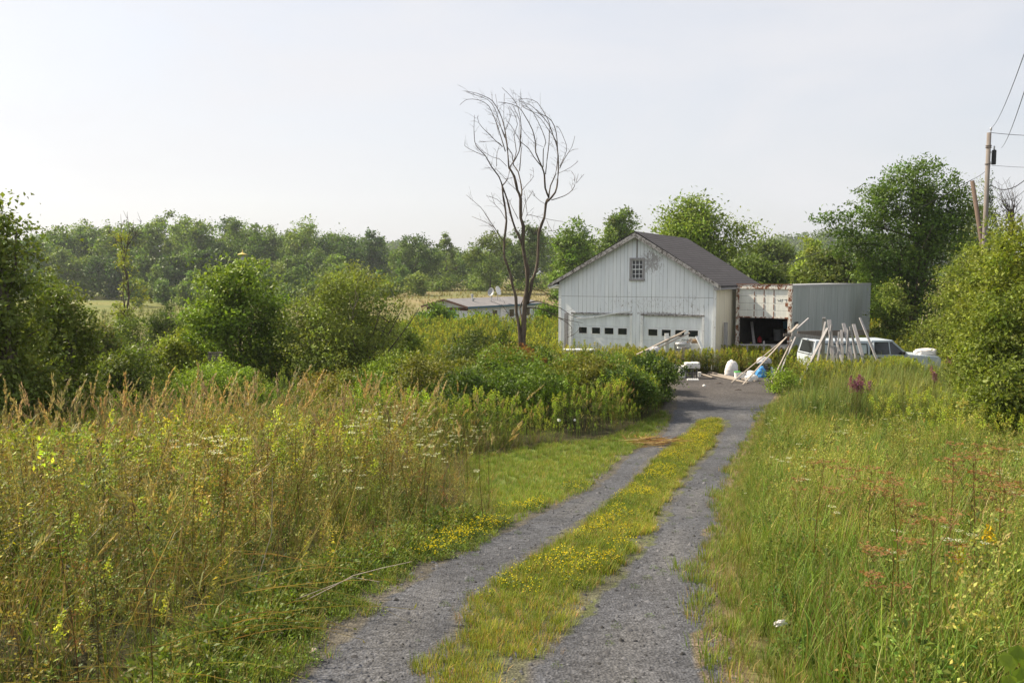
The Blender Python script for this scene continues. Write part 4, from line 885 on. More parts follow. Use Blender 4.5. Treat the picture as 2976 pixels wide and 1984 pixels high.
# woodland on the left, skyline following the photo
def woodland():
    r = np.random.RandomState(77); vb = VB(); g = G()
    sky_x = [100, 130, 160, 200, 240, 290, 350, 400, 440, 480, 530, 600, 640, 690, 720, 760, 800, 850, 900, 940, 1040, 1100, 1180, 1260, 1340, 1480, 1560]
    sky_y = [545, 535, 515, 512, 514, 525, 508, 500, 500, 508, 508, 520, 528, 515, 522, 527, 548, 540, 552, 562, 570, 575, 545, 545, 560, 560, 570]
    rows = [(262, 0, 7.5), (240, -3, 7.2), (222, 6, 6.5), (205, 16, 6.0)]
    for d, off, sp in rows:
        cx = -60
        while cx < 1560:
            dens = 1.0 if cx < 800 else .8
            wpx = sp / d * F / 1.26531; cx += wpx * r.uniform(.6, 1.1) / dens
            if d < 230 and cx > 800: continue
            top = np.interp(cx, sky_x, sky_y) + off * 1.0 + r.uniform(-5, 8) + (14 if r.rand() < .25 else 0)
            if d == 205: top = np.interp(cx, sky_x, sky_y) + r.uniform(45, 110)
            p = at(cx, top, d + r.uniform(-5, 5)); zg = float(zf(p.x, p.y)); h = (p.z - zg) * 1.05; w = sp * r.uniform(1.5, 2.1)
            L = [(a + p.x, b + p.y, c + zg, e, f_, g_) for a, b, c, e, f_, g_ in lobes_for(w, w, h, h * (.02 if d < 215 else .12), 9, r)]
            base = [(.066, .107, .027), (.084, .126, .028), (.036, .066, .024), (.095, .135, .036)][r.choice(4, p=[.35, .3, .2, .15])]
            crown_leaves(vb, L, 140, 34, w * .055, .56, .42, base, r, .7, cvar=.2, sprig=.0)
    for cx in np.arange(300, 965, 24):
        d = r.uniform(150, 175); top = r.uniform(606, 640) + (18 if r.rand() < .3 else 0); p = at(cx + r.uniform(-8, 8), top, d); zg = float(zf(p.x, p.y)); h = p.z - zg; w = r.uniform(3.5, 5.5)
        L = [(a + p.x, b + p.y, c + zg, e, f_, g_) for a, b, c, e, f_, g_ in lobes_for(w, w, h, 0, 7, r)]
        crown_leaves(vb, L, 75, 24, w * .07, .45, .3, [(.09, .13, .05), (.075, .12, .045), (.11, .145, .05)][r.randint(3)], r, .8, cvar=.14)
    o = vb.obj('woodland', M_LEAF); tag(o, 'dense green woodland across the field at the left horizon', 'woodland', None, 'stuff')
woodland()
def hills():
    # wooded ridges far away
    r = np.random.RandomState(9); vb = VB()
    for (cx, d, wd, top, nm) in ((2020, 640, 620, 527, 'r'), (850, 620, 420, 548, 'l'), (60, 600, 300, 535, 'l')):
        X, Wd, H = at(cx, top, d).x, wd * 1.26531 / F * d, at(cx, top, d).z
        us = np.linspace(-1, 1, 40); vs = np.linspace(-1, 1, 16); U, Vv = np.meshgrid(us, vs)
        hh = (H - 9) * np.clip((1 - U ** 2), 0, 1) ** .6 * np.clip(1 - Vv ** 2, 0, 1); hh = hh * (1 + (fnoise(U * 40, Vv * 20, 12, 3) - .5) * .3)
        px, py = X + U * Wd / 2, d + 60 + Vv * 110; z = zf(px, py) - .5 + hh
        V = np.stack([px, py, z], -1).reshape(-1, 3); i = np.arange(15)[:, None] * 40 + np.arange(39)[None]; Q = np.stack([i, i + 1, i + 41, i + 40], -1).reshape(-1, 4)
        o = mesh_np('hill', V, Q, np.tile([[.05, .08, .03]], (len(V), 1)), M_GROUND, None, True); tag(o, kind='structure')
        n = 260; uu = r.uniform(-.98, .98, n); vv = r.uniform(-1, .35, n); i0 = np.clip(((uu + 1) / 2 * 39).round().astype(int), 0, 39); j0 = np.clip(((vv + 1) / 2 * 15).round().astype(int), 0, 15)
        zz = z[j0, i0]; L = []
        for k in range(n): L.append((px[j0[k], i0[k]] + r.normal(0, 4), py[j0[k], i0[k]], zz[k] + 4, r.uniform(4, 7), 5, r.uniform(4.5, 8)))
        crown_leaves(vb, L, 2600, 14, 1.6, 1.9, 1.4, (.055, .085, .032), r, .8)
    tag(vb.obj('far_forest', M_LEAF), 'bluish forest on the distant low hills', 'forest', None, 'stuff')
hills()

# ------------------------------------------------------------------ dead tree
def dead_tree():
    d0 = 28.0; ox = at(1205, 800, d0).x; base = Vector((ox, d0, float(zf(ox, d0)) - .1))
    o = empty('dead_tree', base, 0, 'tall bare dead tree with curving twigs standing before the barn', 'tree')
    r = np.random.RandomState(4)
    def fp(x, y, dep=0): p = at((x + 2.2 * math.sin(y / 11 + x / 60) + 1.3 * math.sin(y / 4.3 + x / 23)) / 1.26531, (y + 8) / 1.26531, d0 + dep); return p - base
    A = lambda l: [(1320 + x / 3.015, 220 + y / 3.015) for x, y in l]         # detail of the crown
    B = lambda l: [(1180 + x / 4.704, 740 + y / 4.704) for x, y in l]         # detail of the lower trunk
    S = []   # (points, r0, r1)
    S.append(([(1520, 1140)] + B([(1615, 1250), (1622, 1000), (1620, 750), (1640, 600), (1652, 400), (1640, 150)]) + A([(600, 1480), (608, 1300), (582, 1220), (575, 1050), (560, 980), (520, 860), (485, 780)]), .1, .035))
    S.append(([(1516, 1140)] + B([(1570, 1250), (1548, 950), (1515, 750), (1492, 550), (1470, 400), (1430, 250), (1385, 100)]) + A([(440, 1560), (447, 1400), (458, 1250), (440, 1100), (430, 1030), (428, 940)]), .062, .028))
    S.append((B([(1660, 640), (1700, 450), (1735, 330), (1775, 180)]) + A([(738, 1560), (750, 1350), (782, 1220), (812, 1100), (826, 1040)]), .06, .038))
    S.append((A([(600, 1480), (575, 1380), (540, 1320), (500, 1190), (455, 1060), (430, 950)]), .045, .026))
    S.append((B([(1600, 1000), (1580, 850), (1560, 700), (1600, 560), (1640, 420)]), .035, .02))
    m = [([(485, 780), (465, 620), (450, 500), (430, 400), (400, 300), (340, 200), (280, 160), (190, 130), (90, 110)], .028),
        ([(428, 940), (390, 860), (330, 770), (265, 680), (200, 590), (170, 520), (178, 430), (176, 320)], .026),
        ([(428, 940), (460, 880), (490, 790), (520, 735)], .022), ([(826, 1040), (800, 960), (790, 850), (770, 780), (715, 650), (715, 560), (680, 450), (630, 330), (560, 250), (450, 215), (390, 210)], .036),
        ([(820, 1075), (880, 1000), (910, 900), (912, 750), (900, 600), (870, 500), (820, 400), (750, 300), (660, 230), (560, 200)], .036),
        ([(826, 1040), (850, 940), (890, 850), (905, 720), (890, 560), (820, 440), (750, 350), (640, 260)], .026), ([(904, 620), (898, 480), (850, 370), (780, 320), (680, 290), (600, 250)], .018),
        ([(795, 840), (825, 700), (820, 580), (838, 480), (830, 400), (790, 290), (720, 210), (640, 180), (560, 185)], .018), ([(778, 780), (780, 620), (800, 560), (770, 450), (700, 300), (640, 250), (590, 240)], .018),
        ([(770, 780), (700, 690), (640, 610), (580, 550), (500, 420), (460, 370)], .018), ([(850, 1066), (960, 1030), (1030, 980), (1070, 910), (1092, 835)], .018), ([(1072, 915), (1140, 840)], .008), ([(1060, 900), (1055, 850), (1030, 815)], .007),
        ([(915, 790), (980, 690), (1030, 600), (1058, 505)], .015), ([(922, 770), (985, 630), (960, 540), (930, 440), (890, 420)], .011), ([(920, 830), (1010, 780), (1085, 725)], .007),
        ([(575, 1050), (600, 980), (560, 820), (530, 760), (500, 660), (470, 600), (440, 500), (400, 420), (350, 330)], .028), ([(524, 740), (560, 640), (582, 540), (585, 420), (565, 270), (520, 180), (410, 80)], .02),
        ([(570, 810), (578, 620), (583, 520), (570, 380), (545, 300), (500, 230)], .018), ([(485, 780), (520, 740), (535, 640), (530, 500), (550, 400), (520, 300), (470, 240)], .018), ([(430, 600), (370, 545), (310, 500), (260, 450), (225, 390), (205, 330)], .015),
        ([(415, 580), (360, 550), (220, 560)], .008), ([(470, 770), (400, 710), (330, 690), (260, 640), (200, 570)], .01), ([(440, 640), (400, 500), (375, 400), (345, 330), (300, 240), (220, 190), (120, 185), (50, 235)], .019),
        ([(450, 520), (400, 400), (350, 270), (300, 190), (200, 150), (100, 120)], .015), ([(440, 1430), (340, 1300), (290, 1200), (230, 1130), (110, 1020)], .016), ([(420, 1400), (330, 1290), (160, 1210)], .01), ([(265, 680), (180, 640), (100, 590), (98, 540)], .009),
        ([(440, 1130), (370, 1060), (290, 1030)], .008), ([(590, 1230), (620, 1130), (640, 1060), (685, 990)], .012), ([(598, 985), (640, 930), (690, 860), (685, 780)], .01), ([(612, 1320), (632, 1200), (720, 1210), (850, 1240), (960, 1255)], .012),
        ([(745, 1300), (705, 1370), (675, 1330), (640, 1310)], .01), ([(760, 1450), (830, 1445), (900, 1450), (980, 1490), (1060, 1520)], .013), ([(640, 1200), (625, 1080), (620, 980)], .01), ([(460, 1250), (400, 1150), (350, 1100), (330, 1000)], .009),
        ([(560, 1230), (500, 1120), (470, 1060)], .012), ([(800, 1240), (870, 1340), (950, 1300)], .008), ([(810, 1100), (760, 1080), (700, 1030), (690, 980)], .007), ([(440, 1560), (400, 1430), (370, 1360), (300, 1250)], .009), ([(380, 770), (365, 660), (400, 590)], .011),
        ([(520, 860), (440, 880), (380, 800), (270, 780)], .009), ([(555, 980), (500, 930), (420, 850)], .009), ([(570, 400), (610, 470), (700, 560), (770, 600)], .006), ([(450, 450), (480, 380), (505, 300)], .009), ([(388, 500), (376, 380), (385, 290), (370, 140)], .007), ([(430, 420), (436, 300), (440, 200), (445, 140)], .007)]
    for l, w in m: S.append((A(l), w, .006))
    lb_ = [([(1690, 620), (1770, 603), (1850, 605), (1960, 650), (2100, 690), (2250, 790), (2400, 830)], .03), ([(1700, 440), (1780, 440), (1850, 460), (1920, 500), (1970, 560), (2020, 640)], .02), ([(1900, 490), (1960, 500), (2030, 600), (2060, 640)], .012),
        ([(1650, 690), (1750, 690), (1900, 720), (2080, 820), (2250, 860), (2420, 900)], .03), ([(2080, 820), (2200, 880), (2260, 960), (2250, 1060)], .012), ([(1520, 800), (1440, 760), (1320, 735)], .014), ([(1520, 1160), (1400, 1155), (1290, 1160)], .012), ([(1650, 1130), (1690, 1080)], .012),
        ([(1660, 850), (1720, 780), (1750, 700)], .011), ([(1490, 450), (1560, 440), (1600, 460)], .014), ([(1660, 1400), (1720, 1280), (1780, 1180)], .02), ([(1500, 900), (1440, 840), (1380, 740), (1310, 640)], .01), ([(2200, 1090), (2300, 1040), (2360, 980)], .008), ([(1380, 100), (1330, 90), (1320, 60)], .01)]
    for l, w in lb_: S.append((B(l), w, .006))
    gt, gb = G(), G(); gw = gb
    def spline(P, k=3):
        P = [Vector(p) for p in P]; out = []
        for i in range(len(P) - 1):
            a, b, c, d = P[max(i - 1, 0)], P[i], P[i + 1], P[min(i + 2, len(P) - 1)]
            for j in range(k): t = j / k; out.append(.5 * ((2 * b) + (c - a) * t + (2 * a - 5 * b + 4 * c - d) * t * t + (3 * b - a - 3 * c + d) * t ** 3))
        return out + [P[-1]]
    for n_, (l, r0, r1) in enumerate(S):
        dep = 0 if n_ < 2 else r.uniform(-.9, .9); L = len(l); P = [fp(x, y, (dep * min(1, i / 3) if n_ > 2 else dep * .2 * i / L)) for i, (x, y) in enumerate(l)]
        P = spline(P, 2); k = len(P); rad = [r0 + (r1 - r0) * (i / (k - 1)) ** .8 for i in range(k)]
        if n_ < 5: rad = [q * (1 + .12 * math.sin(i * 1.7 + n_)) for i, q in enumerate(rad)]
        if n_ == 0: rad[0] *= 1.3
        (gt if n_ < 5 else gb).tube(P, rad, 9 if n_ < 5 else 6)
        if n_ >= 3:
            for q in range(int(k * (.85 if r0 > .012 else .6))):
                i = r.randint(max(1, k // 4), k - 1); t = (P[i + 1] - P[i]).normalized() if i + 1 < k else (P[i] - P[i - 1]).normalized()
                s = Vector(r.normal(0, 1, 3)); s = (s - t * s.dot(t)).normalized(); Lt = r.uniform(.1, .42); D = (t * .8 + s * .75).normalized(); cv = Vector((r.uniform(-.5, .15), 0, r.uniform(-.1, .35)))
                pp = [P[i] + D * (Lt * u) + cv * (Lt * u * u) + Vector(r.normal(0, .03, 3)) * Lt for u in np.linspace(0, 1, 5)]; gw.tube(pp, list(np.linspace(.0045, .002, 5)), 3, False)
                if r.rand() < .55:
                    s2 = Vector(r.normal(0, 1, 3)) * .5; gw.tube([pp[2], pp[2] + (D + s2) * Lt * .2, pp[2] + (D + s2) * Lt * .45 + cv * .1], [.004, .0035, .0025], 3, False)
    gt.build('trunk', M_DEADBARK, o, sm=True); gb.build('branches', M_DEADBARK, o, sm=True);
dead_tree()

# ------------------------------------------------------------------ barn
def uv_plane(o, ax=(0, 1)):
    me = o.data; uv = me.uv_layers.new(name='UVMap')
    for p in me.polygons:
        n = p.normal; t = Vector((0, 1, 0)); b = n.cross(t).normalized()
        for li in p.loop_indices:
            c = me.vertices[me.loops[li].vertex_index].co; uv.data[li].uv = (c.dot(t), c.dot(b))
def barn():
    o = empty('barn', BL, -BA, 'white boarded garage barn with peeling paint and a dark shingled gable roof', 'barn')
    Wd, Ln, EZ, AP = 7.3, 7.4, 3.72, 5.86; zb = -.3
    xl, xr = 3.77, 0
    # front wall with two door openings and a loft window opening: built from panels
    D1, D2, DT = (.70, 3.50), (4.07, 6.75), 2.24; wx0, wx1, wz0, wz1 = 3.5, 4.08, 3.86, 4.74
    rz = lambda x: EZ + (AP - EZ) * (x / 3.77 if x < 3.77 else (Wd - x) / (Wd - 3.77)) - (.1 * (x / Wd))
    g = G()
    def col(x0, x1, z0, z1=None):   # panel from z0 to roofline or z1, front + 0.12 deep
        t0 = rz(x0) if z1 is None else z1; t1 = rz(x1) if z1 is None else z1
        g.prism([(x0, z0), (x1, z0), (x1, t1), (x0, t0)], 0, .12)
    col(0, D1[0], zb); col(D1[0], wx0 - .0, DT); col(D1[1], wx0, zb, DT) if wx0 > D1[1] + .01 else None
    col(wx0, 3.77, wz1); col(3.77, wx1, wz1); col(wx0, wx1, DT, wz0); col(D1[1], D2[0], zb, DT - .001)
    col(wx1, D2[1], DT); col(D2[1], Wd, zb)
    g.build('front_wall', M_BOARD, o)
    g = G(); g.box(Wd - .12, .125, zb, Wd, Ln, EZ - .12); g.build('side_wall', M_CREAM, o)
    g = G(); g.box(0, .125, zb, .12, Ln, EZ); g.build('side_wall', M_TRIM, o)
    g = G(); g.prism([(0, zb), (Wd, zb), (Wd, rz(Wd)), (3.77, AP - .05), (0, EZ)], Ln, Ln + .12); g.build('back_wall', M_CREAM, o)
    # roof: two slabs with overhang
    for s, (xa, za, xb, zb_) in enumerate(((-.42, EZ - .12 + .02, 3.77, AP + .10), (3.77, AP + .10, 7.56, 3.60))):
        g = G(); d = .1; g.prism([(xa, za - d), (xb, zb_ - d), (xb, zb_), (xa, za)], -.28, Ln + .25)
        q = g.build('roof', M_SHINGLE, o); uv_plane(q)
    # rake boards and soffit
    g = G(); g.prism([(-.44, EZ - .26), (3.77, AP - .17), (3.77, AP + .03), (-.44, EZ - .12)], -.31, -.283); g.prism([(3.773, AP - .17), (7.58, 3.43), (7.58, 3.59), (3.773, AP + .03)], -.31, -.283); g.build('rake_board', M_RAKE, o)
    g = G(); g.prism([(7.3, 3.40), (7.57, 3.42), (7.57, 3.49), (7.3, 3.53)], -.28, Ln + .2); g.build('eave_board', M_GREYWOOD, o)
    g = G(); g.prism([(-.40, EZ - .3), (-.02, EZ - .16), (-.02, EZ - .10), (-.40, EZ - .235)], -.27, Ln); g.build('eave_board', M_TRIM, o)
    # corner trims
    g = G(); g.box(-.02, -.022, zb, .12, -.002, EZ - .1); g.build('corner_trim', M_TRIM, o)
    g = G(); g.box(Wd - .1, -.022, zb, Wd + .02, -.002, EZ - .2); g.build('corner_trim', M_TRIM, o)
    # ridge strip above the loft window
    g = G(); g.box(3.76, -.03, wz1 + .06, 3.80, -.004, AP - .12); g.build('flagpole_strip', M_DARKWOOD, o)
    # doors
    for (x0, x1, wins) in ((D1[0], D1[1], ((.98, 1.38), (1.63, 2.03), (2.25, 2.68), (2.90, 3.32))), (D2[0], D2[1], ((4.32, 4.74), (4.94, 5.34), (5.54, 5.95), (6.13, 6.55)))):
        g = G(); sh = (DT - .0 - zb) / 4 * .93
        zt = DT - .01; k = 0
        z2, z1 = 1.66, 1.38   # window band
        bands = [(zt - .5, zt), (1.18, zt - .508), (.6, 1.172), (.05, .592), (zb, .042)]
        for (a, b) in bands:
            if a < z1 and b > z2:
                xs = [x0 + .02] + [v for w_ in wins for v in w_] + [x1 - .02]
                g.box(x0 + .02, .06, a, x1 - .02, .10, z1); g.box(x0 + .02, .06, z2, x1 - .02, .10, b)
                for i in range(0, len(xs), 2): g.box(xs[i], .06, z1, xs[i + 1], .10, z2)
            else: g.box(x0 + .02, .06, a, x1 - .02, .10, b)
        dr = g.build('garage_door', M_DOOR, o)
        for (a, b) in wins:
            g = G(); t = .022; g.box(a - t, .045, z2, b + t, .075, z2 + t); g.box(a - t, .045, z1 - t, b + t, .075, z1); g.box(a - t, .045, z1, a, .075, z2); g.box(b, .045, z1, b + t, .075, z2)
            f = g.build('door_window_frame', M_WHITE, dr)
            g = G(); g.box(a, .082, z1, b, .088, z2); g.build('door_window_pane', M_GLASS, dr)
        # jambs and header
        g = G(); g.box(x0 - .09, -.025, zb, x0 + .02, .055, DT + .02); g.build('door_jamb', M_TRIM, o)
        g = G(); g.box(x1 - .02, -.025, zb, x1 + .09, .055, DT + .02); g.build('door_jamb', M_TRIM, o)
        g = G(); g.box(x0 - .09, -.03, DT + .022, x1 + .09, .02, DT + .10); g.build('door_header', M_RAKE, o)
    # loft window
    g = G(); t = .09; g.box(wx0 - .06, -.035, wz1 - .03, wx1 + .06, .03, wz1 + .06); g.box(wx0 - .07, -.06, wz0 - .07, wx1 + .07, .03, wz0 + .02)
    g.box(wx0 - .06, -.03, wz0 + .021, wx0 + .03, .03, wz1 - .031); g.box(wx1 - .03, -.03, wz0 + .021, wx1 + .06, .03, wz1 - .031)
    fw = g.build('loft_window', M_GREYWOOD, o)
    g = G(); g.box(wx0 + .03, .05, wz0 + .02, wx1 - .03, .056, wz1 - .03); g.build('window_pane', M_GLASS, fw)
    g = G(); a, b = wx0 + .03, wx1 - .03; c, d = wz0 + .02, wz1 - .03; mid = (c + d) / 2
    for x in (a + .02, a + (b - a) / 3, a + 2 * (b - a) / 3, b - .02): g.box(x - .011, .02, c, x + .011, .045, d)
    for z in (c + .02, (c + mid) / 2, (d + mid) / 2, d - .02): g.box(a, .0185, z - .011, b, .0465, z + .011)
    g.box(a, .012, mid - .022, b, .048, mid + .022); g.build('window_muntins', M_TRIM, fw)
    # sagging trim board across the left door
    g = G(); P = [(.9, -.05, 2.08), (1.3, -.07, 2.09), (1.9, -.08, 2.17), (2.6, -.07, 2.30), (3.1, -.05, 2.39), (3.5, -.04, 2.43)]
    for i in range(5): g.beam(P[i], P[i + 1], .025, .06)
    q = g.build('loose_board', M_TRIM, o)
    g = G(); g.box(.1, -1.0, -.02, 1.5, -.35, .5, .03); 
    g = G(); g.box(-.02 + .36, -.16, zb, .50, -.05, 2.3); g.build('door_post', M_GREYWOOD, o)
    g = G(); g.beam((Wd + .55, .9, -.2), (Wd + .12, 1.0, 1.9), .12, .05); 
    return o
barn()
def loc_barn(u, v, z): return Vector((BL.x + u * math.cos(BA) + v * math.sin(BA), BL.y - u * math.sin(BA) + v * math.cos(BA), z))
g = G(); a = loc_barn(7.48, 1.2, -.1); b = loc_barn(7.44, 1.25, 1.98); g.beam(a, b, .16, .05); tag(g.build('leaning_plank', M_GREYWOOD), 'grey plank standing against the cream side wall of the barn', 'plank')

# ------------------------------------------------------------------ trailer
def trailer():
    P = Vector((12.16, 36.7, 0)); A_ = R(36); o = empty('box_trailer', P, -A_, 'old box trailer with rusty white rear frame and grey metal sides', 'trailer')
    z0, z1, Wt, Lt = .92, 3.62, 2.44, 14.0    # local x from -Wt..0 , y 0..Lt
    g = G(); g.box(-.035, .1, z0, 0, Lt, z1 - .1); s = g.build('side_panel', M_TSIDE, o)
    g = G()
    for k in range(1, 12): g.box(.001, .1 + k * 1.2 - .014, z0, .006, .1 + k * 1.2 + .014, z1 - .1)
    g.build('panel_seams', M_STEEL, s)
    g = G(); g.box(.002, .45, 1.72, .008, 1.0, 1.98); g.build('vent_opening', M_BLACK, s)
    g = G(); g.box(-Wt, .1, z0, -Wt + .035, Lt, z1 - .1); g.build('side_panel', M_TSIDE, o)
    g = G(); g.box(-Wt, Lt, z0, 0, Lt + .04, z1 - .1); g.build('front_panel', M_TSIDE, o)
    g = G(); g.box(-Wt + .001, .0, z1 - .1, -.001, Lt + .02, z1 - .04); g.build('roof', M_STEEL, o)
    g = G(); g.box(-.05, .1, z1 - .13, .02, Lt + .04, z1 - .01); g.build('top_rail', M_STEEL, o)
    g = G(); g.box(-.06, .1, z0 - .12, .02, Lt + .04, z0 + .06); g.build('bottom_rail', M_STEEL, o)
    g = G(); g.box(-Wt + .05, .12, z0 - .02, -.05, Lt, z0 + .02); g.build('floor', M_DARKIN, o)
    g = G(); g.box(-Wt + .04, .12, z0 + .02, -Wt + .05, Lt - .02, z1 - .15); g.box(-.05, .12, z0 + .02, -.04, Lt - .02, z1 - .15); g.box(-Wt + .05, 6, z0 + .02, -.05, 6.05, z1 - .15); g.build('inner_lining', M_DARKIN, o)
    g = G(); g.box(-Wt - .04, -.06, z0 - .15, -Wt + .1, .1, z1, .012); g.box(-.13, -.06, z0 - .15, .03, .1, z1, .012); g.box(-Wt + .1, -.05, z1 - .2, -.13, .1, z1 - .002, .01); g.box(-Wt + .1, -.05, z0 - .14, -.13, .1, z0 + .02, .01)
    g.build('rear_frame', M_RUSTPAINT, o)
    g = G(); g.box(-Wt - .05, -.07, z1, .04, .02, z1 + .025); g.build('roof_edge', M_RUST, o)
    # roll up door partly down
    g = G(); zt, zl = z1 - .2, 2.17
    for k in range(4):
        a = zl + (zt - zl) * k / 4 + .004; b = zl + (zt - zl) * (k + 1) / 4 - .004; g.box(-Wt + .1, .02, a, -.13, .05, b)
    d = g.build('rollup_door', M_TDOOR, o)
    for x in (-1.66, -1.22, -.78):
        g = G()
        for k in range(4):
            c = zl + (zt - zl) * (k) / 4; g.box(x - .016, .003, c + .03, x + .016, .019, c + .27 if x != -1.66 or k < 3 else c + .2)
        g.build('hinge_strip', M_RUST, d)
    g = G(); g.box(-Wt + .11, .0, zl - .03, -.14, .06, zl + .03); g.build('door_bottom_bar', M_RUSTPAINT, d)
    g = G(); g.box(-.27, -.002, 2.68, -.15, .018, 2.83); g.build('door_latch', M_ORANGE if False else M_RUST, d)
    # painted marks
    g = G(); y = .015
    def st(p): 
        for i in range(len(p) - 1): g.beam((p[i][0], y, p[i][1]), (p[i + 1][0], y, p[i + 1][1]), .008, .012)
    st([(-.62, 2.98), (-.58, 2.90), (-.50, 2.93), (-.50, 3.0)]); st([(-.50, 2.96), (-.47, 2.86)]); st([(-.42, 2.98), (-.42, 2.88)]); st([(-.44, 2.95), (-.38, 2.99)]); st([(-.32, 2.97), (-.2, 2.98), (-.24, 2.86)])
    g.build('scrawled_number', M_BLACK, d)
    # things under: axle and wheels
    for yy in (2.0, 3.2):
        for xx in (-.28, -2.16):
            g = G(); g.lathe([(.0, -.12), (.44, -.12), (.5, -.07), (.5, .07), (.44, .12), (0, .12)], (0, 0, 0), 24); w = g.build('wheel', M_TYRE, o, sm=False); w.rotation_euler = (0, math.pi / 2, 0); w.location = (xx, yy, .5)
    g = G(); g.beam((-2.2, 2.0, .5), (-.2, 2.0, .5), .1, .1); g.beam((-2.2, 3.2, .5), (-.2, 3.2, .5), .1, .1); g.box(-1.7, 1.2, .62, -1.55, 4.5, .8); g.box(-.9, 1.2, .62, -.75, 4.5, .8); g.build('axle', M_RUST, o)
    g = G(); g.box(-1.9, Lt - 2.2, 0, -1.75, Lt - 2.05, .8); g.build('landing_leg', M_RUST, o)
    g = G(); g.box(-.7, Lt - 2.2, 0, -.55, Lt - 2.05, .8); g.build('landing_leg', M_RUST, o)
    g = G(); g.box(-Wt + .2, -.1, .42, -.25, -.02, .52); g.box(-Wt + .7, -.08, .5, -Wt + .78, -.0, z0 - .1); g.box(-.9, -.08, .5, -.82, -.0, z0 - .1); g.build('rear_bumper', M_RUSTPAINT, o)
    T = lambda u, v, z: Vector((P.x + u * math.cos(A_) + v * math.sin(A_), P.y - u * math.sin(A_) + v * math.cos(A_), z))
    return T
TL = trailer()
def stored():
    zb = .945
    g = G(); g.box(-.35, -.3, 0, .35, .3, .55, .01); g.box(-.36, -.31, .25, .36, -.3, .28); tag(g.build('storage_box', M_CARD, loc=TL(-.9, 3.4, zb), rz=-.6), 'brown box stored at the right inside the open trailer', 'box')
    g = G(); g.box(-.4, -.25, 0, .4, .25, .32, .02); g.box(-.42, -.27, .3, .42, .27, .36, .01); tag(g.build('blue_chest', M_BLUE, loc=TL(-.95, 3.3, zb + .56), rz=-.6), 'blue grey chest on top of a box inside the trailer', 'box')
    g = G(); g.lathe([(.09, 0), (.1, .02), (.1, .2), (.06, .25), (.03, .26), (.03, .3)], (0, 0, 0), 16); tag(g.build('red_container', M_RED, loc=TL(-1.8, 1.2, zb)), 'small red container on the trailer floor near the left frame', 'container')
    g = G(); g.beam(TL(-1.8, .5, zb), TL(-2.2, 1.2, zb + .95), .12, .03); tag(g.build('grey_board', M_GREYWOOD), 'grey board leaning inside the open trailer at the left', 'board')
    g = G(); g.lathe([(.2, 0), (.24, .5), (.25, .52), (.25, .55)], (0, 0, 0), 18); tag(g.build('dark_bin', M_STEEL, loc=TL(-1.5, 2.9, zb)), 'grey bin standing inside the trailer', 'bin')
stored()

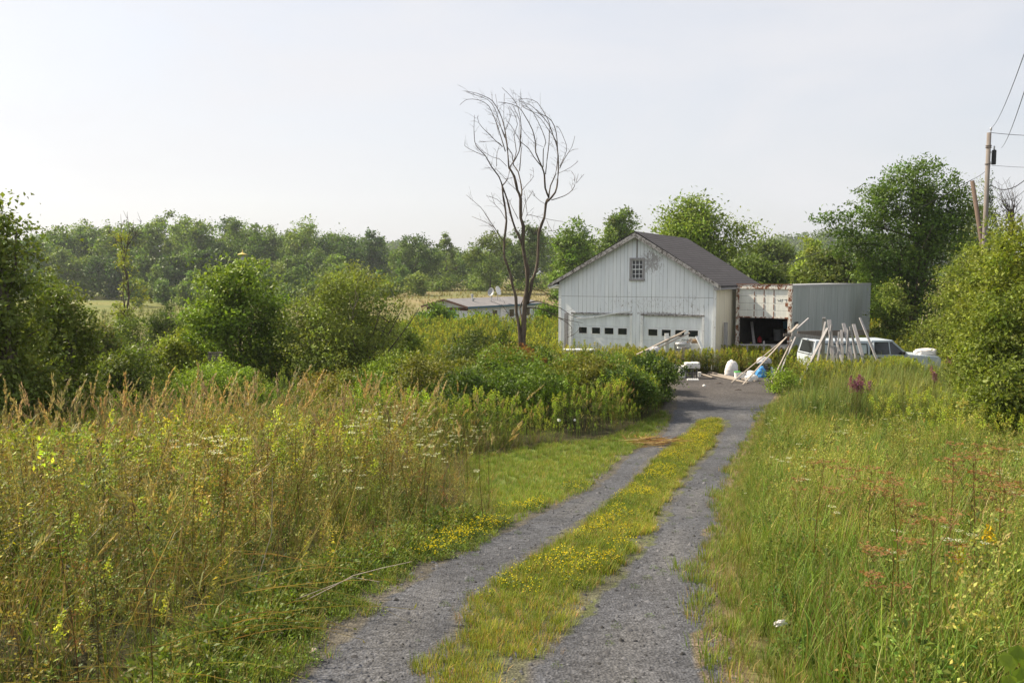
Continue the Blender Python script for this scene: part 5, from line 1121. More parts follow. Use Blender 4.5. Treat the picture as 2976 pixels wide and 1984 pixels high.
# ------------------------------------------------------------------ mobile home
def mobile_home():
    c = Vector((-3.75, 71, 0)); ang = math.atan2(10, 6.3); zg = float(zf(-3.75, 71)) - .3
    o = empty('mobile_home', (c.x, c.y, zg), ang, 'long low mobile home with pale blue siding, grey roof and brown gable trim', 'mobile home')
    L, Wm = 11.9, 4.6; ez = 1.43 - zg; ap = ez + .62   # local x along long side going back, y to the left
    g = G(); g.box(.25, .1, 0, L - .1, .2, ez - .12); sd_ = g.build('side_wall', M_MOBILE, o)
    g = G(); g.box(.25, Wm - .2, 0, L - .1, Wm - .1, ez - .12); g.build('side_wall', M_MOBILE, o)
    g = G(); v = [(.25, .2, 0), (.25, Wm - .2, 0), (.25, Wm - .2, ez - .1), (.25, Wm / 2, ap - .1), (.25, .2, ez - .1)]; g.poly(v[::-1]); g.poly([(x + .08, y, z) for x, y, z in v]); gw = g.build('gable_wall', M_MOBILE, o)
    g = G(); v = [(L - .2, .2, 0), (L - .2, Wm - .2, 0), (L - .2, Wm - .2, ez - .1), (L - .2, Wm / 2, ap - .1), (L - .2, .2, ez - .1)]; g.poly(v); g.poly([(x - .08, y, z) for x, y, z in v[::-1]]); g.build('gable_wall', M_MOBILE, o)
    g = G()
    for k in range(1, 20): g.box(.3 + k * .58, .085, 0, .33 + k * .58, .1, ez - .2)
    for k in range(1, 12): g.box(.232, .3 + k * .35, 0, .25, .33 + k * .35, ez - .32)
    g.build('siding_ribs', M_WHITE, sd_)
    g = G(); t = .07
    g.add([(-.2, -.15, ez - t), (L + .2, -.15, ez - t), (L + .2, Wm / 2, ap - t), (-.2, Wm / 2, ap - t), (-.2, -.15, ez), (L + .2, -.15, ez), (L + .2, Wm / 2, ap), (-.2, Wm / 2, ap)], [(0, 3, 2, 1), (4, 5, 6, 7), (0, 1, 5, 4), (1, 2, 6, 5), (2, 3, 7, 6), (3, 0, 4, 7)])
    g.add([(-.2, Wm / 2, ap - t), (L + .2, Wm / 2, ap - t), (L + .2, Wm + .15, ez - t), (-.2, Wm + .15, ez - t), (-.2, Wm / 2, ap), (L + .2, Wm / 2, ap), (L + .2, Wm + .15, ez), (-.2, Wm + .15, ez)], [(0, 3, 2, 1), (4, 5, 6, 7), (0, 1, 5, 4), (1, 2, 6, 5), (2, 3, 7, 6), (3, 0, 4, 7)])
    rf = g.build('roof', M_ROLLROOF, o)
    g = G(); g.beam((-.22, -.17, ez - .08), (-.22, Wm / 2, ap - .08), .04, .17); g.beam((-.22, Wm / 2, ap - .08), (-.22, Wm + .17, ez - .08), .04, .17); g.build('gable_trim', M_REDTRIM, o)
    g = G(); g.box(.215, .1, ez - .36, .248, Wm - .1, ez - .1); g.build('gable_band', M_REDTRIM, o)
    g = G(); g.box(-.15, -.2, ez - .17, L + .2, -.152, ez - .01); g.build('eave_fascia', M_BLUETRIM, o)
    g = G(); g.box(.2, 1.35, 1.2, .235, 2.3, 1.95); g.build('blue_panel', M_BLUE, o)
    for x in (3.8, 6.6, 9.4): g = G(); g.box(x, .04, 1.1, x + .9, .095, 1.9); f = g.build('window_frame', M_WHITE, o); g = G(); g.box(x + .06, .03, 1.16, x + .84, .038, 1.84); g.build('window_pane', M_GLASS, f)
    g = G(); g.box(5.2, .03, .1, 6.1, .09, 2.0); g.build('door', M_WHITE, o)
    for (x, y, rr, hh) in ((4.0, 2.3, .13, .32), (2.7, 1.3, .15, .28)):
        z = ez + (ap - ez) * min(y, Wm - y) / (Wm / 2); g = G(); g.lathe([(rr * .7, -.1), (rr * .7, hh * .6), (rr, hh * .6), (rr, hh), (rr * .2, hh + .03)], (x, y, z), 12); g.build('roof_vent', M_GALV, o)
    Mw = Matrix.Translation((c.x, c.y, zg)) @ Matrix.Rotation(ang, 4, 'Z')
    for (x, y, mt, ttl, rad, lb) in ((6.6, 1.3, M_WHITE, .6, .42, 'white satellite dish standing on the mobile home roof'), (5.0, .9, M_STEEL, .2, .38, 'grey satellite dish on the mobile home roof left of the white one')):
        z = ez + (ap - ez) * y / (Wm / 2); p = Mw @ Vector((x, y, z)); q = empty('satellite_dish', p, 0, lb, 'satellite dish')
        g = G(); g.lathe([(.02, 0), (rad * .4, .02), (rad * .8, .07), (rad, .12), (rad, .135), (rad * .8, .085), (rad * .4, .035), (.02, .015)], (0, 0, 0), 20, .8, 1.05); dd = g.build('dish', mt, q, sm=True); dd.location = (0, 0, .85); dd.rotation_euler = (R(70), 0, R(50 if ttl > .5 else -25))
        g = G(); g.tube([(0, 0, 0), (0, 0, .85)], .025, 8); g.tube([(-.3, 0, 0), (0, 0, .5)], .015, 6); g.tube([(.3, 0, 0), (0, 0, .5)], .015, 6); g.tube([(0, .25, 0), (0, 0, .5)], .015, 6); g.build('mast', M_GALV, q)
        g = G(); g.beam((0, 0, .62), (.3 if ttl > .5 else -.1, -.45, .8), .02, .02); g.box((.27 if ttl > .5 else -.13), -.5, .77, (.34 if ttl > .5 else -.06), -.42, .86); g.build('receiver_arm', M_GALV, q)
mobile_home()

# ------------------------------------------------------------------ pickup truck
def truck():
    p = Vector((11.5, 32.05, 0)); z = 0; o = empty('pickup_truck', p, R(2), 'white pickup truck with cap over the bed parked in the weeds', 'truck')
    Wt = 1.68   # local x forward 0..5.1, y 0 (near side) .. Wt
    zw = .33
    body = [(0, .42), (.05, .36), (.55, .34), (.62, .55), (.78, .68), (1.02, .70), (1.24, .58), (1.33, .34), (3.55, .32), (3.62, .55), (3.78, .68), (4.02, .70), (4.24, .58), (4.32, .36), (4.9, .36), (5.0, .5), (5.0, .82), (4.9, .92), (3.72, 1.0), (3.62, .98), (0, .97)]
    g = G(); bm = bmesh.new(); v0 = [bm.verts.new((x, 0, z_)) for x, z_ in body]; f = bm.faces.new(v0); r_ = bmesh.ops.extrude_face_region(bm, geom=[f]); 
    bmesh.ops.translate(bm, vec=(0, Wt, 0), verts=[e for e in r_['geom'] if isinstance(e, bmesh.types.BMVert)]); bmesh.ops.recalc_face_normals(bm, faces=bm.faces); bmesh.ops.bevel(bm, geom=[e for e in bm.edges if abs(e.verts[0].co.y - e.verts[1].co.y) < .01], offset=.035, segments=2, affect='EDGES'); g.frombm(bm)
    b = g.build('body', M_TRUCK, o)
    # cab: pillars and roof with glass inside
    def cabin(name, prof_b, prof_t, y0, y1, ins, mat, parent):
        (x0, z0), (x1, z1) = prof_b; (x2, z2), (x3, z3) = prof_t
        g = G(); g.add([(x0, y0, z0), (x1, y0, z1), (x1, y1, z1), (x0, y1, z0), (x2, y0 + ins, z2), (x3, y0 + ins, z3), (x3, y1 - ins, z3), (x2, y1 - ins, z2)], [(0, 3, 2, 1), (4, 5, 6, 7), (0, 1, 5, 4), (1, 2, 6, 5), (2, 3, 7, 6), (3, 0, 4, 7)]); return g.build(name, mat, parent, bevel=.03)
    gl = cabin('cab_glass', ((2.32, .96), (3.66, .98)), ((2.38, 1.48), (3.12, 1.48)), .03, Wt - .03, .12, M_GLASS, o)
    for y, s in ((.02, 1), (Wt - .02, -1)):
        g = G()
        q = lambda x, z_, k=0: (x, y + s * (.12 * (z_ - .96) / .52), z_)
        g.beam(q(3.70, .97), q(3.13, 1.49), .035, .06); g.beam(q(2.34, .96), q(2.38, 1.49), .035, .11); g.beam(q(3.0, .97), q(2.98, 1.48), .03, .05); g.beam(q(2.3, 1.50), q(3.16, 1.50), .05, .05); g.beam(q(2.3, .975), q(3.7, .985), .035, .035)
        g.build('window_frame', M_TRUCK, o)
    g = G(); g.box(2.30, .14, 1.49, 3.14, Wt - .14, 1.545, .02); g.build('cab_roof', M_TRUCK, o)
    # cap
    cp = cabin('bed_cap', ((.0, .98), (2.24, .98)), ((.14, 1.53), (2.24, 1.53)), .03, Wt - .03, .12, M_TRUCK, o)
    g = G(); s = .12 / .55
    for (xa, xb) in ((.32, 1.05), (1.12, 2.12)):
        f = lambda x, z_: (x, .018 + s * (z_ - .98), z_)
        for (u, v) in (((xa, 1.02), (xb, 1.02)), ((xb, 1.04), (xb, 1.40)), ((xb, 1.40), (xa, 1.40)), ((xa, 1.40), (xa, 1.04))): g.beam(f(*u), f(*v), .03, .03)
    g.build('cap_window_trim', M_BLACK, cp)
    g = G(); 
    for (xa, xb) in ((.33, 1.04), (1.13, 2.11)):
        g.add([(xa, .038, 1.05), (xb, .038, 1.05), (xb, .112, 1.39), (xa, .112, 1.39)], [(0, 1, 2, 3)])
    m = simple('dusty_glass', (.5, .58, .62), .2, .15, 3); g.build('cap_window', m, cp)
    g = G(); g.tube([(-.01, .1, 1.0), (.1, .2, 1.5), (.1, Wt - .2, 1.5), (-.01, Wt - .1, 1.0), (-.01, .1, 1.0)], .018, 6); g.build('cap_hatch_frame', M_CHROME, cp)
    g = G(); g.add([(.012, .2, 1.04), (.012, Wt - .2, 1.04), (.115, Wt - .27, 1.47), (.115, .27, 1.47)], [(0, 3, 2, 1)]); g.build('cap_rear_window', M_GLASS, cp)
    g = G(); g.box(-.12, .05, .42, .0, Wt - .05, .56, .02); g.build('rear_bumper', M_CHROME, o)
    g = G(); g.box(5.0, .03, .42, 5.12, Wt - .03, .58, .02); g.build('front_bumper', M_CHROME, o)
    g = G(); g.box(-.012, .06, .62, .03, .2, .9); g.build('tail_light', M_RED, o); g = G(); g.box(4.96, .08, .66, 5.02, .35, .82); g.build('headlight', M_WHITE, o); g = G(); g.box(4.96, Wt - .35, .66, 5.02, Wt - .08, .82); g.build('headlight', M_WHITE, o)
    g = G(); g.box(2.5, -.015, .86, 2.66, 0.0, .9); g.box(3.86, -.012, .80, 4.02, 0.0, .85); g.build('door_handle', M_BLACK, o)
    g = G(); g.box(3.42, -.16, 1.0, 3.5, -.02, 1.12, .01); g.build('mirror', M_BLACK, o)
    for x in (.93, 3.93):
        for y in (.1, Wt - .1):
            g = G(); g.lathe([(.0, -.1), (.28, -.1), (.33, -.06), (.33, .06), (.28, .1), (0, .1)], (0, 0, 0), 24); w = g.build('wheel', M_TYRE, o); w.location = (x, y, zw); w.rotation_euler = (math.pi / 2, 0, 0)
            g = G(); g.lathe([(0, -.105), (.16, -.105), (.19, -.1), (.19, .1), (.16, .105), (0, .105)], (0, 0, 0), 16); g.build('rim', M_CHROME, w)
truck()
def lumpy(name, mat, rx, ry, rz, loc, label, cat, seed=0, amp=.16, flat=.35, rot=0, detail=4, parent=None, group=None, boxy=0):
    """soft sack-like solid"""
    bm = bmesh.new(); bmesh.ops.create_icosphere(bm, subdivisions=detail, radius=1); r = np.random.RandomState(seed); ph = r.rand(6, 3) * 6; fr = r.uniform(1.5, 4.5, (6, 3))
    for v in bm.verts:
        c = v.co.copy(); mxx = max(abs(c.x), abs(c.y), abs(c.z)); c = c / (mxx ** boxy) if boxy else c; n = sum(math.sin(fr[i] @ np.array(c) + ph[i, 0]) for i in range(6)) / 6; n2 = 1.2 - 2.4 * abs(math.sin(fr[0] @ np.array(c) * 1.6 + ph[1, 1] + 1.5 * math.sin(c.z * 4 + ph[2, 0]))) + .8 * math.sin(fr[3] @ np.array(c) * 3.7 + ph[3, 1])
        v.co = c * (1 + amp * n + amp * .42 * n2); v.co.z = max(v.co.z, -flat); v.co = Vector((v.co.x * rx, v.co.y * ry, (v.co.z + flat) * rz))
    g = G(); g.frombm(bm); o = g.build(name, mat, parent, sm=True, loc=loc, rz=rot)
    if label: tag(o, label, cat, group)
    return o
zt = float(zf(15.6, 33.5))
lumpy('feed_sack', M_SACK, .4, .28, .17, (16.15, 32.75, .93), 'white lumpy sack lying on the hood of the truck', 'sack', 3, .14, .5, boxy=.5)

# ------------------------------------------------------------------ planks leaning on the truck and about the yard
PT = lambda x, y, d: at((2060 + x / 3.92) / 1.26531, (780 + y / 3.92) / 1.26531, d)
def plank(a, b, w, t, label, mat=None, group='grey planks leaning against the truck', nm='plank', roll=0, cat='plank'):
    g = G(); g.beam(a, b, w, t, roll); tag(g.build(nm, mat or M_GREYWOOD, bevel=.004), label, cat, group)
PL = [((1312, 560), (1300, 1040), 31.9, 32.3, .10, 'upright grey plank, leftmost of the upright ones at the truck'), ((1372, 585), (1430, 1230), 32.6, 31.4, .12, 'wide grey plank second of the upright ones at the truck'),
    ((1352, 680), (1070, 1230), 31.6, 31.0, .10, 'grey plank slanting down to the left across the truck tail'), ((1445, 795), (1505, 1010), 32.3, 31.5, .07, 'short pale plank in the middle of the leaning group'), ((1437, 890), (1490, 1180), 32.1, 31.4, .07, 'short light plank beside the pale one'),
    ((1512, 700), (1528, 1130), 32.5, 31.7, .085, 'straight grey plank in the middle of the leaning group'), ((1535, 625), (1650, 1130), 32.7, 31.5, .11, 'long grey plank slanting right from the middle of the group'), ((1562, 680), (1610, 1100), 32.9, 31.9, .09, 'grey plank half hidden behind the long slanting one'),
    ((1650, 635), (1800, 1180), 32.7, 31.3, .11, 'grey plank crossing the cap window of the truck'), ((1400, 640), (1345, 1080), 32, 31.6, .06, 'thin weathered board between the two leftmost upright planks'), ((1480, 720), (1470, 1120), 32, 31.5, .055, 'narrow vertical board left of the straight grey plank'), ((1590, 700), (1560, 1140), 32, 31.6, .06, 'narrow board leaning left in the middle of the group'), ((1610, 660), (1720, 1160), 32, 31.7, .07, 'long thin board left of the plank crossing the cap window'), ((1330, 600), (1225, 1120), 31.9, 31.3, .06, 'thin board slanting left under the leftmost upright plank'), ((1722, 560), (1900, 1000), 33.0, 31.8, .075, 'thin grey plank crossing the cab of the truck'), ((1645, 830), (1700, 1150), 32.6, 31.6, .09, 'shadowed plank behind the leaning group')]
for (a, b, da, db, w, lb) in PL:
    A_ = PT(*a, min(da - 1.1, 31.8)); B_ = PT(*b, db - 1.0); D = (B_ - A_).normalized(); zg = float(zf(B_.x, B_.y)); k = (zg - B_.z) / D.z if D.z < -.2 else 0; B_ = B_ + D * max(0, k); plank(A_, B_, w * 1.12, .04, lb, M_GREYWOOD)
plank(PT(850, 757, 32.2), PT(950, 757, 32.2), .04, .11, 'short dark beam end jutting left beside the long rail', M_DARKWOOD, 'timbers propped between trailer and truck')
plank(PT(945, 752, 32.1), PT(1330, 800, 32.3), .04, .13, 'long grey rail resting on the tops of the left planks', M_GREYWOOD, 'timbers propped between trailer and truck')
plank(PT(930, 730, 32.6), PT(1015, 640, 33.6), .09, .05, 'tan board end pointing up right at the trailer corner', M_TANWOOD, 'timbers propped between trailer and truck')
plank(PT(1000, 690, 33.6), PT(1135, 568, 34.6), .06, .05, 'thin weathered board pointing up over the trailer side', M_GREYWOOD, 'timbers propped between trailer and truck')
for i, (a, b, w, lb) in enumerate([((1000, 750), (775, 1260), .075, 'pinkish board right of the pair leaning by the blue bag'), ((945, 815), (745, 1230), .06, 'thin board left of the pair leaning by the blue bag'), ((885, 780), (600, 1090), .07, 'long tan board running up behind the blue bag'),
    ((880, 790), (380, 1200), .05, 'long thin slat sloping down to the white buckets'), ((600, 1080), (400, 1215), .06, 'tan board end lying beside the buckets'), ((865, 1145), (825, 1260), .04, 'short thin stake right of the leaning boards')]):
    A_ = PT(*a, 32.8 if i != 5 else 31.4); B_ = PT(*b, 31.6 if i < 4 else 31.2); D = (B_ - A_).normalized(); k = (float(zf(B_.x, B_.y)) + .03 - B_.z) / D.z if D.z < -.15 else 0; B_ = B_ + D * k
    if i == 4: continue
    plank(A_, B_, w * .8, .03, lb, M_TANWOOD if i else M_GREYWOOD, 'boards leaning in the yard')
g = G(); A_ = TL(.15, -.9, 0)
g.beam(at(2120 - 8, 752 + 18, 38), at(2120, 728, 38), .04, .04); tag(g.build('stake', M_TANWOOD), 'thin yellowish stake standing in the weeds right of the trailer', 'stake')
# low rail before the trailer rear
g = G(); a = PT(1010, 745, 35.6); b = PT(1820, 728, 37.5); g.beam(a, b, .05, .24); tag(g.build('fence_rail', M_DARKWOOD), 'long dark horizontal rail in front of the trailer side', 'rail')
a = PT(360, 868, 35.4); b = PT(900, 872, 35.4)
o = empty('low_barrier', (a.x, a.y, 0), 0, 'low wooden barrier below the open end of the trailer', 'barrier'); g = G(); g.beam((0, 0, a.z), (b.x - a.x, 0, b.z), .05, .06); g.build('rail', M_GREYWOOD, o)
for u in (.15, .5, .82): g = G(); g.beam((u * (b.x - a.x), .04, -.05), (u * (b.x - a.x), .04, a.z + (.15 if u == .5 else .02)), .07, .05); g.build('post', M_GREYWOOD, o)

YD = lambda x, y, d: at((1780 + x / 4.704) / 1.26531, (960 + y / 4.704) / 1.26531, d)     # yard detail
def yardpt(x, y):       # point on the yard ground under a detail pixel
    for d in np.arange(26, 46, .05):
        p = YD(x, y, d)
        if p.z < float(zf(p.x, p.y)) + .012: return Vector((p.x, p.y, float(zf(p.x, p.y)) + .012))
    return p
# concrete blocks with sack
for k, x in enumerate((1045, 1130)):
    p = yardpt(x, 655); g = G(); w, dp, h = .205, .2, .41; t = .035
    # block standing on end: two cores seen from the front
    for (x0, x1, z0, z1) in ((-w / 2, -w / 2 + t, 0, h), (w / 2 - t, w / 2, 0, h), (-w / 2 + t, w / 2 - t, 0, t), (-w / 2 + t, w / 2 - t, h - t, h), (-w / 2 + t, w / 2 - t, h / 2 - t / 2, h / 2 + t / 2)): g.box(x0, 0, z0, x1, dp, z1)
    for z0 in (0, 1):
        pass
    tag(g.build('concrete_block', M_CONC, loc=p, rz=.03 * k), ['left', 'right'][k] + ' one of two hollow concrete blocks standing on end under the white sack', 'concrete block', 'concrete blocks in the yard')
p = yardpt(1045, 655)
for k, (dx, w) in enumerate(((0, .205), (.30, .205))): pass
lumpy('cement_sack', M_SACK, .31, .2, .15, (p.x + .13, p.y + .1, .42 + p.z - .02), 'white printed sack draped over the two concrete blocks', 'sack', 5, .1, .5, boxy=.7)
lumpy('cement_sack', M_SACK, .15, .16, .3, (p.x - .25, p.y + .16, p.z), 'white sack hanging down left of the concrete blocks', 'sack', 6, .12, .6, boxy=.6)
p = yardpt(1185, 630); g = G(); g.lathe([(.07, 0), (.085, .17), (.075, .175), (.0, .17)], (0, 0, 0), 14); tag(g.build('white_tub', M_WHITE, loc=p), 'small white tub on the ground right of the concrete blocks', 'tub')
# gas bottle and mower
p = yardpt(850, 625)
o = empty('gas_cylinder', p, 0, 'grey white gas cylinder on the ground left of the sacks', 'gas cylinder'); g = G(); g.lathe([(.1, 0), (.11, .03), (.15, .06), (.155, .1), (.155, .3), (.13, .37), (.05, .4), (.03, .42)], (0, 0, 0), 20); g.build('tank', simple('tank_paint', (.5, .5, .48), .5, .15), o, sm=True)
g = G(); g.lathe([(.1, .37), (.1, .47), (.09, .47), (.09, .37)], (0, 0, 0), 16); g.lathe([(.02, .4), (.02, .46), (.035, .47), (.035, .49)], (0, 0, 0), 10); g.build('collar', M_GALV, o)
q = YD(880, 470, p.y + 1.2); o = empty('riding_mower', (q.x, q.y, float(zf(q.x, q.y))), R(10), 'red and black lawn mower standing at the edge of the thicket', 'mower')
zz = q.z - float(zf(q.x, q.y))
g = G(); g.box(-.36, -.2, zz - .05, -.02, .2, zz + .07, .04); g.build('hood', M_RED, o)
g = G(); g.box(-.04, -.2, zz - .08, .36, .2, zz + .0, .03); g.box(-.02, -.2, zz - .3, .06, .2, zz - .06, .02); g.box(.28, -.18, zz, .36, .18, zz + .2, .03); g.build('seat', M_BLACK, o)
g = G(); g.box(-.4, -.3, zz - .45, .4, .3, zz - .3, .03); g.build('deck', M_RED, o)
g = G(); g.tube([(-.12, 0, zz), (-.05, 0, zz + .2)], .015, 6); g.lathe([(.1, 0), (.13, .01), (.13, .03), (.1, .03)], (-.05, 0, zz + .19), 14); g.build('steering_wheel', M_BLACK, o)
for x, y, rr in ((-.32, -.33, .16), (-.32, .33, .16), (.28, -.35, .22), (.28, .35, .22)):
    g = G(); g.lathe([(0, -.06), (rr * .8, -.06), (rr, -.03), (rr, .03), (rr * .8, .06), (0, .06)], (0, 0, 0), 20); w = g.build('wheel', M_TYRE, o); w.location = (x, y, rr); w.rotation_euler = (math.pi / 2, 0, 0)
# white foam tray, white lid
p = yardpt(1100, 680); o = empty('egg_tray', p, 0, 'white foam tray lying in front of the concrete blocks', 'tray'); g = G(); g.box(-.22, -.1, 0, .22, .1, .035, .01); g.build('tray', M_WHITE, o); g = G()
for i in range(6): g.lathe([(.03, .03), (.026, .065), (.01, .07)], (-.18 + i * .072, 0, 0), 8)
g.build('cups', M_WHITE, o)
p = yardpt(1255, 765); lumpy('paper_scrap', M_WHITE, .06, .05, .05, p, 'small white scrap on the bare yard', 'litter', 9, .3)
# bags and buckets on the right of the yard
p = yardpt(1625, 620); lumpy('white_bag', M_SACK, .27, .22, .46, p, 'tall full white bag tied at its peak standing by the tan boards', 'bag', 12, .14, .35); g = G(); g.lathe([(.1, 0), (.04, .08), (.03, .11), (.07, .16)], (p.x + .02, p.y, p.z + .72), 10); 
for x, mt, h, lb, lid in ((1705, M_WHITE, .25, 'white bucket with a green lid beside the tall white bag', M_GREEN), (1765, M_WHITE, .23, 'plain white bucket right of the green lidded one', None)):
    p = yardpt(x, 665); o = empty('bucket', p, 0, lb, 'bucket', 'buckets in the yard'); g = G(); g.lathe([(.105, 0), (.125, h), (.13, h), (.13, h + .02), (.115, h + .02), (.11, h - .02), (.1, .02)], (0, 0, 0), 18); g.build('pail', mt, o)
    g = G(); g.tube([(-.12, 0, h), (-.1, -.06, h - .06), (0, -.09, h - .1), (.1, -.06, h - .06), (.12, 0, h)], .004, 5); g.build('handle', M_GALV, o)
    if lid: g = G(); g.lathe([(.135, h + .021), (.135, h + .04), (.12, h + .05)], (0, 0, 0), 18); g.build('lid', lid, o)
p = yardpt(1900, 690); lumpy('white_jug_bag', M_WHITE, .25, .18, .2, p, 'round white plastic bag on the boards right of the buckets', 'bag', 14, .15, .3)
p = yardpt(1840, 665); lumpy('clear_bag', M_SACK, .18, .15, .16, p, 'small crumpled pale bag between the bucket and the round white bag', 'bag', 15, .25, .3)
p = yardpt(1930, 640); lumpy('clear_bag', M_SACK, .26, .18, .17, (p.x, p.y + .3, p.z), 'crumpled pale sack behind the round white bag', 'bag', 16, .25, .3)
p = yardpt(2030, 640); lumpy('blue_bag', M_BLUEBAG, .2, .18, .34, p, 'bright blue bag on the ground below the black crate', 'bag', 17, .18, .35)
o = empty('milk_crate', (p.x + .22, p.y + .35, p.z), .2, 'black crate with white lining behind the blue bag', 'crate'); g = G(); w, h = .38, .42
for k in range(5): g.box(-w / 2, -w / 2, k * h / 4.2, w / 2, -w / 2 + .015, k * h / 4.2 + .03); g.box(-w / 2, w / 2 - .015, k * h / 4.2, w / 2, w / 2, k * h / 4.2 + .03)
for k in range(7): x = -w / 2 + k * (w - .02) / 6; g.box(x, -w / 2 + .001, 0, x + .02, -w / 2 + .016, h)
for x in (-w / 2, w / 2 - .015): g.box(x, -w / 2 + .02, 0, x + .015, w / 2 - .02, h * .95)
g.build('crate_frame', M_BLACK, o)
lumpy('lining', M_SACK, .18, .16, .3, (.02, -.02, .02), None, None, 20, .1, .5, parent=o)
lumpy('grey_sack', M_GREYSACK, .3, .22, .2, (p.x + .2, p.y + .3, p.z + .52), 'grey white sack resting on top of the black crate', 'sack', 21, .12, .35)
p = yardpt(2140, 620); lumpy('clear_bag', simple('pale_blue_plastic', (.5, .62, .7), .3, .3), .22, .16, .26, p, 'pale blue crumpled plastic right of the bright blue bag', 'bag', 22, .25, .35)
# boards lying at the yard edge
for (a, b, lb, w) in (((1320, 580), (1700, 675), 'weathered board lying along the back of the yard, behind the longer one', .09), ((1310, 610), (1850, 725), 'long weathered board lying in front of the buckets', .1), ((1560, 640), (1960, 700), 'board lying under the white bags', .08), ((1200, 605), (1400, 660), 'short board lying beside the small white tub', .06)):
    A_ = yardpt(*a); B_ = yardpt(*b); plank(A_ + Vector((0, 0, .05)), B_ + Vector((0, 0, .03)), w, .04, lb, M_TANWOOD, 'boards lying in the yard')
for (x, y, lb) in ((1450, 728, 'dark stick lying on the bare yard left'), (1710, 815, 'dark stick lying on the bare yard right')):
    A_ = yardpt(x - 45, y); B_ = yardpt(x + 60, y + 2); g = G(); g.tube([A_, (A_ + B_) / 2 + Vector((0, 0, .03)), B_], [.015, .02, .01], 6); tag(g.build('stick', M_DARKWOOD), lb, 'stick', 'sticks on the yard')
# sloped planks before the right barn door, with cans
BP = lambda x, y, d: YD(x, y, d)
for i, (a, b, w, lb) in enumerate([((1000, 5), (330, 330), .09, 'upper long tan plank sloping up toward the right barn door'), ((1055, 35), (400, 345), .07, 'lower right tan plank of the sloping stack by the barn'), ((940, 50), (370, 310), .09, 'middle plank of the sloping stack by the barn'), ((850, 130), (460, 320), .08, 'short bottom plank of the sloping stack by the barn')]):
    plank(BP(*a, 35.8), BP(*b, 34.2), w, .035, lb, M_TANWOOD, 'planks sloping before the right barn door')
plank(BP(742, 40, 35.3), BP(745, 300, 35.3), .17, .05, 'upright white post holding the sloping planks', M_TRIM, None, 'post', 0, 'post')
plank(BP(1150, 80, 35.4), BP(1230, 250, 35.2), .19, .04, 'wide pale board leaning right of the wire coils', M_TRIM, None, 'leaning_board', 0, 'board')
plank(BP(980, 225, 34.8), BP(978, 400, 34.8), .2, .04, 'short pale post in the weeds before the metal can', M_TANWOOD, None, 'post', 0, 'post')
q = BP(935, 260, 35.2); zc = max(q.z, .3)
o = empty('metal_can', (q.x, q.y, 0), 0, 'dull galvanised can standing before the right barn door', 'can'); g = G(); g.lathe([(.24, 0), (.28, 1.15), (.29, 1.15), (.29, 1.19), (.24, 1.24), (.05, 1.27)], (0, 0, 0), 20); g.build('can', M_GALV, o); g = G()
for z_ in (.3, .7, 1.0): g.lathe([(.275, z_), (.29, z_ + .02), (.275, z_ + .04)], (0, 0, 0), 20)
g.build('rims', M_GALV, o)
q = BP(1000, 150, 35.0); r = np.random.RandomState(3); g = G()
for k in range(5):
    P_ = [Vector((q.x + .22 * math.cos(t * 1.26 + k) * (1 + .1 * k), q.y + .15 * math.sin(t * 1.26 + k), q.z - .1 + .2 * math.sin(t * 1.1 + k * 1.3))) for t in range(7)]; g.tube(P_, .012, 5, False)
tag(g.build('wire_coil', M_STEEL), 'tangled dark wire coil hanging beside the metal can', 'wire')
q = BP(1105, 165, 35.6); o = empty('wash_tub', (q.x, q.y, 0), 0, 'white box heaped with brown scrap before the right barn door', 'box'); h = q.z; g = G(); g.box(-.3, -.2, .2, .3, .2, h - .02, .02); g.build('box', M_WHITE, o); lumpy('scrap_heap', M_CARD, .28, .18, .14, (0, 0, h - .03), None, None, 30, .3, .3, parent=o)
for i, (x, y) in enumerate(((560, 200), (640, 330))):
    q = BP(x, y, 34.6); lumpy('rubble_bag', M_GREYSACK, .3, .2, .2, (q.x, q.y, max(0, q.z - .35)), ['pale sack under the top end of the tan planks, left', 'pale crumpled sack under the low part of the tan planks'][i], 'sack', 40 + i, .2, .35)
q = BP(70, 190, 36.6)
o = empty('white_table', at(1335, 800, 36.5).to_2d().to_3d(), 0, 'white slab on rough legs in the weeds before the left barn door', 'table')
g = G(); g.box(-.75, -.3, .78, .55, .3, .84, .01); g.build('table_top', M_TRIM, o)
for x, y in ((-.65, -.22), (.45, -.22), (-.65, .22), (.45, .22)): g = G(); g.box(x - .03, y - .03, 0, x + .03, y + .03, .78); g.build('leg', M_GREYWOOD, o)
# litter at the right yard corner
for i, (x, y, s) in enumerate(((1805, 893, .2), (1825, 897, .25), (1812, 905, .18))):
    p = at(x, y, 28.6); lumpy('litter', M_SACK, s, s * .6, .09, (p.x, p.y, float(zf(p.x, p.y)) + .02 + .03 * i), ['crumpled white litter at the yard corner, left piece', 'crumpled white litter at the yard corner, biggest piece', 'crumpled white litter at the yard corner, nearest piece'][i], 'litter', 50 + i, .3)
p = Vector((1.95, 5.95, float(zf(1.95, 5.95)))); lumpy('paper_litter', M_SACK, .055, .03, .022, p + Vector((0, 0, .1)), 'crumpled white paper in the grass at the right of the drive', 'litter', 60, .35, rot=.5)
p = Vector((-1.36, 5.6, float(zf(-1.36, 5.6)))); lumpy('stone', simple('pink_stone', (.55, .42, .36), .8), .03, .025, .03, p, 'small pinkish stone at the left edge of the drive', 'stone', 61, .2)
p = Vector((2.75, 18.6, 0)); 
for i, (x, y, s) in enumerate(((1.15, 20.4, .035), (1.55, 20.6, .025))):
    lumpy('plastic_scrap', M_WHITE, s, .04, s * 1.3, (x, y, float(zf(x, y)) + .42), ['white plastic scrap caught in the goldenrod, left', 'white plastic scrap caught in the goldenrod, right'][i], 'litter', 62 + i, .35)
